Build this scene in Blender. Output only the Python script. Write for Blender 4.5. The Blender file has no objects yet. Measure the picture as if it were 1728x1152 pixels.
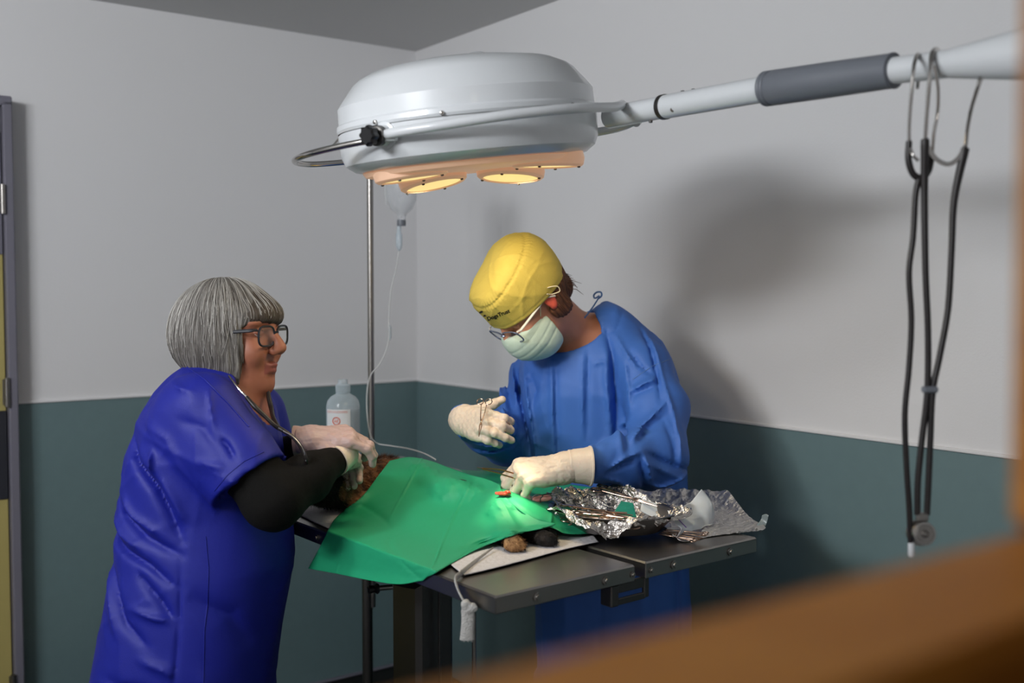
import bpy, math, random
import numpy as np
from mathutils import Vector, Matrix
from mathutils.bvhtree import BVHTree
random.seed(7); rng = np.random.default_rng(7)
C = bpy.context.scene.collection
sc = bpy.context.scene
PI = math.pi

# ------------------------------------------------------------------ camera
EYE = 1.55; F = 1760.0; TH = math.atan(82.0 / F)
cam = bpy.data.cameras.new('camera'); cam.sensor_width = 36; cam.lens = F / 1728 * 36
cam.clip_start = .02; cam.clip_end = 50
cam.dof.use_dof = True; cam.dof.focus_distance = 2.22; cam.dof.aperture_fstop = 2.8
camo = bpy.data.objects.new('camera', cam); C.objects.link(camo)
camo.location = (0, 0, EYE); camo.rotation_euler = (PI / 2 - TH, 0, 0)
sc.camera = camo
# ------------------------------------------------------------------ world, lights, exposure
sc.view_settings.view_transform = 'Standard'; sc.view_settings.look = 'None'
sc.view_settings.gamma = 1; sc.view_settings.use_curve_mapping = False
sc.view_settings.exposure = -0.33
sc.cycles.use_denoising = True
sc.cycles.max_bounces = 8; sc.cycles.diffuse_bounces = 3; sc.cycles.transparent_max_bounces = 16
sc.cycles.sample_clamp_indirect = 4; sc.cycles.caustics_reflective = False; sc.cycles.caustics_refractive = False
w = bpy.data.worlds.new('world'); sc.world = w; w.use_nodes = True
w.node_tree.nodes['Background'].inputs[0].default_value = (.6, .65, .75, 1)
w.node_tree.nodes['Background'].inputs[1].default_value = .01

def RW(a, b, z=0.0):
    "room frame -> world; a runs along the far-left wall, b away from the viewing window"
    return Vector((.806 * a - .592 * b, .592 * a + .806 * b, z))

def area(name, loc, target, sx, sy, power, col, spread=180):
    l = bpy.data.lights.new(name, 'AREA'); l.shape = 'RECTANGLE'; l.size = sx; l.size_y = sy
    l.energy = power; l.color = col; l.spread = math.radians(spread)
    o = bpy.data.objects.new(name, l); C.objects.link(o); o.location = loc
    o.rotation_euler = (Vector(target) - Vector(loc)).to_track_quat('-Z', 'Y').to_euler()
    return o
# ceiling lamp of the operating room and an added fill light (above and left of the frame)
def globe(name, loc, power, r, col=(1, .99, .97)):
    l = bpy.data.lights.new(name, 'POINT'); l.energy = power; l.color = col; l.shadow_soft_size = r
    o = bpy.data.objects.new(name, l); C.objects.link(o); o.location = loc; return o
globe('ceiling_lamp', RW(-.72, 1.60, 2.42), 40, .12, (.97, .985, 1))
area('side_fill', RW(-1.6, 1.1, 2.33), RW(1.5, 2.55, 2.36), 1.0, .3, 34, (.94, .97, 1), 130)  # added fill, no opening in that wall; lifts the upper walls and dome
# ceiling lamp of the corridor in which the camera stands
area('corridor_lamp', RW(-.3, -1.3, 2.35), RW(.2, .3, 1.3), .6, .6, 4.5, (1, .86, .62), 180)
# the four bulbs of the surgical lamp are made with the lamp itself

# ------------------------------------------------------------------ helpers
def at(px, py, Y):
    x = (px - 864) / F; y = (py - 576) / F
    dy = math.cos(TH) - y * math.sin(TH); dz = -math.sin(TH) - y * math.cos(TH)
    k = Y / dy
    return Vector((x * k, Y, EYE + dz * k))
def atz(px, py, z):
    x = (px - 864) / F; y = (py - 576) / F
    dy = math.cos(TH) - y * math.sin(TH); dz = -math.sin(TH) - y * math.cos(TH)
    k = (z - EYE) / dz
    return Vector((x * k, dy * k, z))
def srgb(r, g, b):
    f = lambda c: (c / 255 / 12.92) if c <= 10 else ((c / 255 + .055) / 1.055) ** 2.4
    return (f(r), f(g), f(b), 1)

WO = {}
def link(o, parent, origin):
    C.objects.link(o)
    if parent is not None:
        o.parent = parent; o.location = Vector(origin) - WO[parent.name]
    else:
        o.location = origin
    WO[o.name] = Vector(origin)
    return o
def tag(o, label=None, cat=None, group=None, kind=None):
    if label: o['label'] = label
    if cat: o['category'] = cat
    if group: o['group'] = group
    if kind: o['kind'] = kind
    return o
def empty(name, loc, label=None, cat=None, group=None):
    o = bpy.data.objects.new(name, None); o.empty_display_size = .05
    link(o, None, Vector(loc)); return tag(o, label, cat, group)
class MB:
    "collects polygons; build() links them as one mesh object"
    def __init__(s): s.v = []; s.f = []; s.m = []
    def add(s, v, f, mi=0):
        n = len(s.v); s.v += [tuple(p) for p in v]; s.f += [tuple(i + n for i in q) for q in f]; s.m += [mi] * len(f); return s
    def box(s, c, sx, sy, sz, R=None, bev=.0, mi=0):
        c = Vector(c); hx, hy, hz = sx / 2, sy / 2, sz / 2
        b = min(bev, hx * .9, hy * .9, hz * .9)
        pts = []; 
        import itertools
        if b <= 0:
            v = [Vector((x, y, z)) for z in (-hz, hz) for y in (-hy, hy) for x in (-hx, hx)]
            f = [(0, 2, 3, 1), (4, 5, 7, 6), (0, 1, 5, 4), (2, 6, 7, 3), (0, 4, 6, 2), (1, 3, 7, 5)]
        else:
            idx = {}; v = []; f = []
            for X in (-1, 1):
                for Y in (-1, 1):
                    for Z in (-1, 1):
                        for ax in range(3):
                            d = [hx - b, hy - b, hz - b]; d[ax] = (hx, hy, hz)[ax]
                            idx[(X, Y, Z, ax)] = len(v); v.append(Vector((X * d[0], Y * d[1], Z * d[2])))
            S = (-1, 1)
            for ax in range(3):
                for sg in S:
                    o = [q for q in range(3) if q != ax]
                    q = []
                    for (p, r) in ((-1, -1), (1, -1), (1, 1), (-1, 1)):
                        k = [0, 0, 0]; k[ax] = sg; k[o[0]] = p; k[o[1]] = r; q.append(idx[(*k, ax)])
                    f.append(tuple(q))
            for ax in range(3):
                o = [q for q in range(3) if q != ax]
                for p in S:
                    for r in S:
                        q = []
                        for (sg, fa) in ((-1, o[0]), (1, o[0]), (1, o[1]), (-1, o[1])):
                            k = [0, 0, 0]; k[ax] = sg; k[o[0]] = p; k[o[1]] = r; q.append(idx[(*k, fa)])
                        f.append(tuple(q))
            for X in S:
                for Y in S:
                    for Z in S: f.append(tuple(idx[(X, Y, Z, a)] for a in range(3)))
            g = []
            for q in f:
                cc = sum((v[i] for i in q), Vector()) / len(q)
                nn = (v[q[1]] - v[q[0]]).cross(v[q[2]] - v[q[0]])
                g.append(q if nn.dot(cc) > 0 else q[::-1])
            f = g
        if R is not None: v = [R @ p for p in v]
        return s.add([p + c for p in v], f, mi)
    def rbox(s, a, b, z, sa, sb, sz, bev=0, mi=0):
        "box aligned with the room"
        return s.box(RW(a, b, z), sa, sb, sz, ROOM, bev, mi)
    def tube(s, pts, r, n=10, smooth=0, caps=True, mi=0, flat=1.0, up=None):
        pts = [Vector(p) for p in pts]
        rs = list(r) if isinstance(r, (list, tuple)) else [r] * len(pts)
        if smooth:
            P = np.array(pts); T = np.linspace(0, len(pts) - 1, (len(pts) - 1) * smooth + 1)
            pts = [Vector(q) for q in cr(P, T)]; rs = list(np.interp(T, range(len(rs)), rs))
        t0 = (pts[1] - pts[0]).normalized()
        nrm = Vector(up) if up is not None else t0.orthogonal()
        v = []; f = []
        for i, p in enumerate(pts):
            t = (pts[min(i + 1, len(pts) - 1)] - pts[max(i - 1, 0)]).normalized()
            nrm = (nrm - t * nrm.dot(t)).normalized(); bn = t.cross(nrm)
            for k in range(n):
                a = 2 * PI * k / n; v.append(p + (nrm * math.cos(a) * flat + bn * math.sin(a)) * rs[i])
        for i in range(len(pts) - 1):
            for k in range(n):
                a = i * n + k; b = i * n + (k + 1) % n; f.append((a, b, b + n, a + n))
        if caps: f.append(tuple(range(n))[::-1]); f.append(tuple(range((len(pts) - 1) * n, len(pts) * n)))
        return s.add(v, f, mi)
    def lathe(s, prof, c, ax=(0, 0, 1), n=48, mi=0, ref=None):
        "prof: (radius, height) from one end to the other; bends around ax"
        ax = Vector(ax).normalized(); x = (Vector(ref) - ax * Vector(ref).dot(ax)).normalized() if ref else ax.orthogonal().normalized(); y = ax.cross(x); c = Vector(c)
        v = []; f = []; rows = []
        for (r, h) in prof:
            if r < 1e-6: rows.append([len(v)]); v.append(c + ax * h)
            else:
                rows.append(list(range(len(v), len(v) + n)))
                for k in range(n):
                    a = 2 * PI * k / n; v.append(c + ax * h + (x * math.cos(a) + y * math.sin(a)) * r)
        for A, B in zip(rows, rows[1:]):
            for k in range(n):
                k2 = (k + 1) % n
                if len(A) == 1 and len(B) == 1: continue
                if len(A) == 1: f.append((A[0], B[k2], B[k]))
                elif len(B) == 1: f.append((A[k], A[k2], B[0]))
                else: f.append((A[k], A[k2], B[k2], B[k]))
        return s.add(v, f, mi)
    def torus(s, c, ax, R, r, n=32, m=8, mi=0, a0=0, a1=2 * PI, ref=None):
        ax = Vector(ax).normalized(); x = (Vector(ref) - ax * Vector(ref).dot(ax)).normalized() if ref else ax.orthogonal().normalized(); y = ax.cross(x); c = Vector(c)
        full = abs(a1 - a0 - 2 * PI) < 1e-6
        k = n if full else n + 1
        pts = [c + (x * math.cos(a0 + (a1 - a0) * i / n) + y * math.sin(a0 + (a1 - a0) * i / n)) * R for i in range(k)]
        if full: pts = pts + [pts[0]]
        return s.tube(pts, r, m, caps=not full, mi=mi, up=ax)
    def build(s, name, mats, parent=None, smooth=True, origin=None, ang=35):
        return make(name, np.array(s.v, float), s.f, mats, parent, smooth, origin, s.m, ang)
def make(name, V, Fc, mats, parent=None, smooth=True, origin=None, mi=None, ang=None):
    V = np.asarray(V, float)
    if origin is None:
        lo = V.min(0); hi = V.max(0); origin = Vector(((lo[0] + hi[0]) / 2, (lo[1] + hi[1]) / 2, lo[2]))
    origin = Vector(origin)
    me = bpy.data.meshes.new(name); me.from_pydata((V - np.array(origin)).tolist(), [], [tuple(int(i) for i in q) for q in Fc])
    if not isinstance(mats, (list, tuple)): mats = [mats]
    for m in mats: me.materials.append(m)
    if mi is not None and len(mats) > 1: me.polygons.foreach_set('material_index', np.asarray(mi, dtype=np.int32))
    me.polygons.foreach_set('use_smooth', [bool(smooth)] * len(me.polygons))
    if smooth and ang: me.set_sharp_from_angle(angle=math.radians(ang))
    me.update()
    return link(bpy.data.objects.new(name, me), parent, origin)
ROOM = Matrix(((.806, -.592, 0), (.592, .806, 0), (0, 0, 1)))
def cr(P, T):
    "Catmull-Rom through rows of P at parameters T"
    P = np.asarray(P, float); n = len(P); T = np.clip(np.asarray(T, float), 0, n - 1)
    i = np.minimum(T.astype(int), n - 2); t = (T - i).reshape((-1,) + (1,) * (P.ndim - 1))
    g = lambda k: P[np.clip(k, 0, n - 1)]
    p1 = g(i); p2 = g(i + 1); p0 = np.where((i == 0).reshape(t.shape), 2 * p1 - p2, g(i - 1)); p3 = np.where((i + 2 > n - 1).reshape(t.shape), 2 * p2 - p1, g(i + 2))
    return .5 * (2 * p1 + (p2 - p0) * t + (2 * p0 - 5 * p1 + 4 * p2 - p3) * t ** 2 + (3 * p1 - p0 - 3 * p2 + p3) * t ** 3)
def sheet(name, grid, nu, nv, mats, parent=None, thick=.0012, disp=None, post=None, smooth=True):
    "a thin cloth: control grid rows x cols of points, smooth surface with real thickness"
    G = np.array([[list(p) for p in r] for r in grid], float)
    A = cr(G, np.linspace(0, G.shape[0] - 1, nv)); A = np.swapaxes(A, 0, 1); A = cr(A, np.linspace(0, G.shape[1] - 1, nu)); S = np.swapaxes(A, 0, 1)
    du = np.gradient(S, axis=1); dv = np.gradient(S, axis=0); N = np.cross(du, dv); N /= np.linalg.norm(N, axis=2, keepdims=True) + 1e-12
    if N[..., 2].mean() < 0: N = -N
    if disp is not None: S = S + N * disp(S)[..., None]
    if post is not None: S = post(S)
    V = np.concatenate([(S + N * thick / 2).reshape(-1, 3), (S - N * thick / 2).reshape(-1, 3)]); m = nu * nv
    f = []
    for j in range(nv - 1):
        for i in range(nu - 1):
            a = j * nu + i; f.append((a, a + 1, a + 1 + nu, a + nu)); f.append((m + a, m + a + nu, m + a + 1 + nu, m + a + 1))
    rim = [i for i in range(nu)] + [j * nu + nu - 1 for j in range(1, nv)] + [(nv - 1) * nu + i for i in range(nu - 2, -1, -1)] + [j * nu for j in range(nv - 2, 0, -1)]
    for a, b in zip(rim, rim[1:] + rim[:1]): f.append((a, a + m, b + m, b))
    return make(name, V, f, mats, parent, smooth)

# ---- signed distance modelling (continuous organic surfaces), meshed by surface nets
def polygonise(fn, lo, hi, h):
    lo = np.array(lo, float); hi = np.array(hi, float); B = 8
    nb = np.maximum(1, np.ceil((hi - lo) / h / B).astype(int)); n = nb * B + 1
    V = np.full(n, 1e3, np.float32)
    ii = np.stack(np.meshgrid(*[np.arange(k) for k in nb], indexing='ij'), -1).reshape(-1, 3)
    cen = lo + (ii + .5) * B * h
    dc = fn(cen); rad = B * h * .87 * 1.6 + .012
    act = ii[np.abs(dc) < rad]
    V0 = np.repeat(np.repeat(np.repeat(dc.reshape(nb), B, 0), B, 1), B, 2); V[:-1, :-1, :-1] = V0
    V[-1] = V[-2]; V[:, -1] = V[:, -2]; V[:, :, -1] = V[:, :, -2]
    off = np.stack(np.meshgrid(*[np.arange(B + 1)] * 3, indexing='ij'), -1).reshape(-1, 3)
    for s in range(0, len(act), 400):
        I = (act[s:s + 400, None, :] * B + off[None]).reshape(-1, 3)
        V[I[:, 0], I[:, 1], I[:, 2]] = fn(lo + I * h)
    S = V < 0
    c = S[:-1, :-1, :-1].astype(np.int8)
    tot = np.zeros_like(c)
    for dx in (0, 1):
        for dy in (0, 1):
            for dz in (0, 1): tot += S[dx:S.shape[0] - 1 + dx, dy:S.shape[1] - 1 + dy, dz:S.shape[2] - 1 + dz]
    cells = np.argwhere((tot > 0) & (tot < 8)); idx = -np.ones(tot.shape, int); idx[tuple(cells.T)] = np.arange(len(cells))
    acc = np.zeros((len(cells), 3)); cnt = np.zeros(len(cells))
    cor = [(x, y, z) for x in (0, 1) for y in (0, 1) for z in (0, 1)]
    for p in cor:
        for ax in range(3):
            if p[ax]: continue
            q = list(p); q[ax] = 1
            a = V[tuple((cells + p).T)]; b = V[tuple((cells + q).T)]
            m = (a < 0) != (b < 0); t = a[m] / (a[m] - b[m])
            pt = np.tile(np.array(p, float), (m.sum(), 1)); pt[:, ax] = t
            acc[m] += pt; cnt[m] += 1
    P = lo + (cells + acc / cnt[:, None]) * h
    faces = []
    for ax in range(3):
        sl = [slice(None)] * 3; sl2 = [slice(None)] * 3; sl[ax] = slice(0, -1); sl2[ax] = slice(1, None)
        A = S[tuple(sl)]; Bm = S[tuple(sl2)]; E = np.argwhere(A != Bm)
        o = [q for q in range(3) if q != ax]
        E = E[(E[:, o[0]] > 0) & (E[:, o[1]] > 0) & (E[:, o[0]] < tot.shape[o[0]]) & (E[:, o[1]] < tot.shape[o[1]])]
        d0 = np.zeros(3, int); d0[o[0]] = 1; d1 = np.zeros(3, int); d1[o[1]] = 1
        q = np.stack([idx[tuple((E - d0 - d1).T)], idx[tuple((E - d1).T)], idx[tuple(E.T)], idx[tuple((E - d0).T)]], 1)
        neg = A[tuple(E.T)]
        if ax == 1: neg = ~neg
        q = np.where(neg[:, None], q, q[:, ::-1]); faces.append(q[(q >= 0).all(1)])
    return P, np.concatenate(faces)
def sdfobj(name, fn, lo, hi, h, mats, parent, zone=None, relax=1, origin=None, post=None, keep=True):
    P, Fc = polygonise(fn, lo, hi, h)
    if keep:                                     # largest connected piece only
        lab = np.arange(len(P))
        while True:
            m = lab[Fc].min(1); old = lab.copy()
            for k in range(4): np.minimum.at(lab, Fc[:, k], m)
            lab = lab[lab]
            if (lab == old).all(): break
        u, c = np.unique(lab, return_counts=True); kp = lab == u[c.argmax()]
        Fc = Fc[kp[Fc[:, 0]]]; ix = np.cumsum(kp) - 1; P = P[kp]; Fc = ix[Fc]
    for _ in range(relax):
        S = np.zeros_like(P); n = np.zeros(len(P))
        for k in range(4):
            np.add.at(S, Fc[:, k], P[Fc[:, (k + 1) % 4]]); np.add.at(n, Fc[:, k], 1)
            np.add.at(S, Fc[:, k], P[Fc[:, (k + 3) % 4]]); np.add.at(n, Fc[:, k], 1)
        P = .5 * P + .5 * S / np.maximum(n, 1)[:, None]
    if post is not None: P = post(P)
    mi = zone(P[Fc].mean(1)) if zone is not None else None
    return make(name, P, Fc, mats, parent, True, origin, mi)
A3 = lambda p: np.array(tuple(p), float)
def cone(P, a, b, r1, r2):
    a = A3(a); b = A3(b); ab = b - a; t = np.clip((P - a) @ ab / (ab @ ab + 1e-12), 0, 1)
    return np.linalg.norm(P - a - t[:, None] * ab, axis=1) - (r1 + (r2 - r1) * t)
def chain(P, pts, rs, k=.01):
    d = None
    for i in range(len(pts) - 1):
        c = cone(P, pts[i], pts[i + 1], rs[i], rs[i + 1]); d = c if d is None else smin(d, c, k)
    return d
def ell(P, c, r, M=None):
    q = P - A3(c)
    if M is not None: q = q @ M
    r = np.array(r, float); k0 = np.linalg.norm(q / r, axis=1); k1 = np.linalg.norm(q / r ** 2, axis=1)
    return k0 * (k0 - 1) / np.maximum(k1, 1e-6)
def smin(a, b, k):
    h = np.clip(.5 + .5 * (b - a) / k, 0, 1); return b * (1 - h) + a * h - k * h * (1 - h)
def smax(a, b, k): return -smin(-a, -b, k)
def noise(P, f, seed, n=7):
    r = np.random.default_rng(seed); o = np.zeros(P.shape[:-1])
    for i in range(n):
        k = r.normal(size=3); k *= f * r.uniform(.6, 1.5) / np.linalg.norm(k); o += np.sin(P @ k + r.uniform(0, 6.3))
    return o / n ** .5
def ridged(P, f, seed, n=5):
    Q = P + .35 / f * np.stack([noise(P, f * .8, seed + i + 50) for i in range(3)], -1)
    r = np.random.default_rng(seed); o = np.zeros(P.shape[:-1])
    for i in range(n):
        k = r.normal(size=3); k *= f * r.uniform(.6, 1.4) / np.linalg.norm(k); o += 1 - 2 * np.abs(np.sin(Q @ k + r.uniform(0, 6.3)))
    return o / n ** .5
def crease(P, f, seed, n=6, wd=.12):
    Q = P + .5 / f * np.stack([noise(P, f * .7, seed + i + 50) for i in range(3)], -1)
    r = np.random.default_rng(seed); o = np.zeros(P.shape[:-1])
    for i in range(n):
        k = r.normal(size=3); k *= f * r.uniform(.6, 1.4) / np.linalg.norm(k); m = np.clip(noise(P, f * .6, seed + 90 + i), 0, 1)
        o += m * (np.exp(-np.abs(np.sin(Q @ k + r.uniform(0, 6.3))) / wd) - .35)
    return o / n ** .5
def foldfn(folds, Y0, side=None):
    "fold ridges / valleys: each (list of picture picks turned to x,z at depth Y0, width, height)"
    L = []
    for pts, wd, am in folds:
        q = [at(x, y, Y0) for x, y in pts]; L.append((np.array([(p.x, p.z) for p in q]), wd, am))
    def f(P):
        Q = P[..., (0, 2)]; o = np.zeros(P.shape[:-1])
        for pts, wd, am in L:
            d = np.full(o.shape, 9.); tt = np.zeros(o.shape); n = len(pts) - 1
            for i in range(n):
                a, b = pts[i], pts[i + 1]; ab = b - a; t = np.clip((Q - a) @ ab / (ab @ ab), 0, 1)
                e = np.linalg.norm(Q - a - t[..., None] * ab, axis=-1); m = e < d; d = np.where(m, e, d); tt = np.where(m, (i + t) / n, tt)
            fade = np.sqrt(np.clip(np.sin(PI * np.clip(tt, .02, .98)), 0, 1))
            o += am * 1.25 * fade * np.exp(-(d / (wd * .9)) ** 1.35)
        return o
    return f

# ---- materials
def mat(name, col, rough=.6, metal=0., bump=0., bscale=60., var=0., vscale=8., trans=0., spec=.5, emit=None, es=0., sheen=0., coat=0., subs=0., detail=4, stretch=None):
    m = bpy.data.materials.new(name); m.use_nodes = True; nt = m.node_tree; N = nt.nodes; L = nt.links; b = N['Principled BSDF']
    if len(col) == 3: col = srgb(*col)
    b.inputs['Base Color'].default_value = col; b.inputs['Roughness'].default_value = rough; b.inputs['Metallic'].default_value = metal
    b.inputs['Specular IOR Level'].default_value = spec
    if trans: b.inputs['Transmission Weight'].default_value = trans
    if sheen: b.inputs['Sheen Weight'].default_value = sheen
    if coat: b.inputs['Coat Weight'].default_value = coat
    if subs: b.inputs['Subsurface Weight'].default_value = subs; b.inputs['Subsurface Scale'].default_value = .01; b.inputs['Subsurface Radius'].default_value = (1, .4, .25)
    if emit: b.inputs['Emission Color'].default_value = emit; b.inputs['Emission Strength'].default_value = es
    tc = N.new('ShaderNodeTexCoord'); mp = N.new('ShaderNodeMapping'); L.new(tc.outputs['Object'], mp.inputs[0])
    if stretch: mp.inputs['Scale'].default_value = stretch
    if var:
        n = N.new('ShaderNodeTexNoise'); n.inputs['Scale'].default_value = vscale; n.inputs['Detail'].default_value = detail; L.new(mp.outputs[0], n.inputs[0])
        mx = N.new('ShaderNodeMix'); mx.data_type = 'RGBA'; L.new(n.outputs[0], mx.inputs[0])
        mx.inputs[6].default_value = tuple(max(0, c * (1 - var)) for c in col[:3]) + (1,); mx.inputs[7].default_value = tuple(min(1, c * (1 + var)) for c in col[:3]) + (1,)
        L.new(mx.outputs[2], b.inputs['Base Color'])
    if bump:
        n = N.new('ShaderNodeTexNoise'); n.inputs['Scale'].default_value = bscale; n.inputs['Detail'].default_value = detail; L.new(mp.outputs[0], n.inputs[0])
        bp = N.new('ShaderNodeBump'); bp.inputs['Strength'].default_value = bump; bp.inputs['Distance'].default_value = .01; L.new(n.outputs[0], bp.inputs['Height']); L.new(bp.outputs[0], b.inputs['Normal'])
    return m
def two_tone(name, c1, c2, scale, rough, lo=.4, hi=.6, stretch=None, bump=0, detail=5, sheen=0):
    m = mat(name, c1, rough, sheen=sheen); nt = m.node_tree; N = nt.nodes; L = nt.links; b = N['Principled BSDF']
    tc = N.new('ShaderNodeTexCoord'); mp = N.new('ShaderNodeMapping'); L.new(tc.outputs['Object'], mp.inputs[0])
    if stretch: mp.inputs['Scale'].default_value = stretch
    n = N.new('ShaderNodeTexNoise'); n.inputs['Scale'].default_value = scale; n.inputs['Detail'].default_value = detail; L.new(mp.outputs[0], n.inputs[0])
    r = N.new('ShaderNodeValToRGB'); r.color_ramp.elements[0].position = lo; r.color_ramp.elements[1].position = hi
    r.color_ramp.elements[0].color = srgb(*c1); r.color_ramp.elements[1].color = srgb(*c2)
    L.new(n.outputs[0], r.inputs[0]); L.new(r.outputs[0], b.inputs['Base Color'])
    if bump:
        bp = N.new('ShaderNodeBump'); bp.inputs['Strength'].default_value = bump; bp.inputs['Distance'].default_value = .004; L.new(n.outputs[0], bp.inputs['Height']); L.new(bp.outputs[0], b.inputs['Normal'])
    return m
M = dict(
    wall=mat('white_wall_paint', (232, 231, 232), .75, bump=.05, bscale=180),
    teal=mat('teal_vinyl', (108, 132, 135), .5, var=.06, vscale=30, bump=.03, bscale=300),
    ceil=mat('ceiling_paint', (206, 206, 206), .85, bump=.05, bscale=120),
    floor=mat('dark_vinyl_floor', (34, 38, 38), .6, var=.15, vscale=60),
    doorframe=mat('grey_door_steel', (120, 118, 130), .4),
    doorleaf=mat('cream_yellow_door', (182, 168, 104), .5),
    dark=mat('dark_grille', (40, 42, 50), .5),
    wood=two_tone('varnished_wood', (158, 98, 30), (182, 124, 48), 9, .6, .3, .7, stretch=(1, 1, 6)),
    white=mat('white_enamel', (224, 227, 230), .28, coat=.4),
    steel=mat('brushed_steel', (150, 146, 142), .33, metal=1., bump=.04, bscale=400, stretch=(1, 1, 1)),
    steeldk=mat('dark_steel', (92, 90, 88), .42, metal=1.),
    chrome=mat('chrome', (190, 186, 182), .16, metal=1.),
    instr=mat('instrument_steel', (176, 150, 132), .22, metal=1.),
    grip=mat('grey_rubber_grip', (112, 116, 124), .45),
    black=mat('black_plastic', (18, 18, 20), .35),
    rubber=mat('black_rubber_tube', (30, 24, 24), .42),
    silicone=mat('clear_silicone_tube', (225, 228, 228), .25, trans=.6),
    gown=mat('blue_nonwoven_gown', (58, 106, 190), .62, bump=.12, bscale=700),
    gown_tie=mat('gown_binding', (86, 122, 178), .6),
    scrub=mat('royal_blue_scrub', (12, 26, 142), .6, bump=.1, bscale=600),
    sleeve=mat('black_knit', (14, 13, 12), .9, bump=.3, bscale=500, spec=.2),
    glove=mat('latex_glove', (226, 208, 190), .42, bump=.12, bscale=160, subs=.15),
    glove_pale=mat('pale_latex_glove', (188, 160, 155), .45, bump=.12, bscale=160, subs=.15),
    skin=mat('skin', (206, 140, 110), .5, var=.06, vscale=40, subs=.15),
    skin2=mat('tanned_skin', (160, 100, 76), .5, var=.06, vscale=40, subs=.1),
    lips=mat('lips', (142, 78, 68), .45),
    ear=mat('reddened_ear', (214, 92, 72), .5, subs=.2),
    eye=mat('eye_white', (225, 220, 215), .2),
    iris=mat('brown_iris', (50, 32, 22), .15),
    mask=mat('pale_green_mask', (206, 224, 208), .7, bump=.12, bscale=500),
    cap=mat('yellow_cap_cotton', (206, 182, 84), .75, bump=.15, bscale=500),
    ink=mat('black_print', (20, 20, 18), .6),
    cream=mat('cream_elastic', (226, 212, 180), .6),
    green=mat('green_nonwoven', (34, 164, 116), .55, bump=.08, bscale=900),
    teals=mat('teal_swab', (24, 140, 118), .7, bump=.2, bscale=500),
    pad=mat('white_pad', (216, 212, 214), .85, bump=.35, bscale=90),
    paper=mat('white_paper', (240, 238, 238), .7, subs=.25),
    purple=mat('purple_print', (122, 70, 170), .6),
    foil=mat('aluminium_foil', (214, 210, 206), .2, metal=1., bump=.25, bscale=110),
    gauze=mat('white_gauze', (222, 220, 216), .9, bump=.8, bscale=420),
    orange=mat('orange_print', (222, 92, 50), .6),
    flesh=mat('wet_flesh', (214, 70, 52), .25, var=.3, vscale=200),
    pinkskin=mat('pink_skin', (226, 150, 140), .4),
    irid=mat('pale_plastic_film', (170, 186, 190), .25, trans=.5),
)

# ================================================================== the room
CEIL = 2.514; DADO = 1.193; AR = 2.189; BB = 3.63; AL = -1.75
def slab(name, a0, a1, b0, b1, z0, z1, m, kind='structure', **k):
    mb = MB(); mb.rbox((a0 + a1) / 2, (b0 + b1) / 2, (z0 + z1) / 2, a1 - a0, b1 - b0, z1 - z0); o = mb.build(name, m, smooth=False, **k)
    return tag(o, kind=kind)
slab('floor', AL - .2, AR + .2, -2.2, BB + .2, -.1, 0, M['floor'])
slab('ceiling', AL - .2, AR + .2, -2.2, BB + .2, CEIL, CEIL + .1, M['ceil'])
DA = .684; DZ = 2.144                                     # right edge and top of the door in the back wall
def walled(name, boxes):
    mb = MB()
    for (a0, a1, b0, b1, z0, z1, mi) in boxes: mb.rbox((a0 + a1) / 2, (b0 + b1) / 2, (z0 + z1) / 2, a1 - a0, b1 - b0, z1 - z0, mi=mi)
    return tag(mb.build(name, [M['wall'], M['teal']], smooth=False), kind='structure')
walled('wall_back', [(DA, AR + .2, BB, BB + .12, DADO, CEIL, 0), (DA, AR + .2, BB - .003, BB + .12, 0, DADO, 1), (AL - .2, DA, BB, BB + .12, DZ, CEIL, 0), (AL - .2, DA - .92, BB, BB + .12, DADO, DZ, 0), (AL - .2, DA - .92, BB - .003, BB + .12, 0, DADO, 1)])
walled('wall_right', [(AR, AR + .12, .2, BB, DADO, CEIL, 0), (AR - .003, AR + .12, .2, BB, 0, DADO, 1)])
walled('wall_left', [(AL - .12, AL, -2.2, BB, 0, CEIL, 0)])
OA0, OA1, OZ0, OZ1 = -.34, .414, 1.4515, 2.05              # viewing window through which the picture is taken
walled('wall_front', [(AL, OA0 - .06, .16, .2, 0, CEIL, 0), (OA1 + .06, AR, .16, .2, 0, CEIL, 0), (OA0 - .06, OA1 + .06, .16, .2, 0, OZ0 - .07, 0), (OA0 - .06, OA1 + .06, .16, .2, OZ1 + .06, CEIL, 0)])
mb = MB()
for (a0, a1, z) in ((DA, AR - .003, DADO),): mb.rbox((a0 + a1) / 2, BB - .003, z + .004, a1 - a0, .012, .008, .002)
tag(mb.build('trim_1', M['wall'], smooth=False), kind='structure')
mb = MB(); mb.rbox(AR - .003, (.2 + BB) / 2, DADO + .004, .012, BB - .2, .008, .002); tag(mb.build('trim_2', M['wall'], smooth=False), kind='structure')
for nm, a0, a1, b0, b1 in (('baseboard_back', DA, AR - .012, BB - .012, BB - .0035), ('baseboard_right', AR - .012, AR - .0035, .2, BB)):
    slab(nm, a0, a1, b0, b1, 0, .05, M['floor'])
mb = MB(); mb.rbox((DA + AR) / 2, BB - .013, .054, AR - DA, .02, .008, .002); tag(mb.build('trim_3', M['doorframe'], smooth=False), kind='structure')
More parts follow.
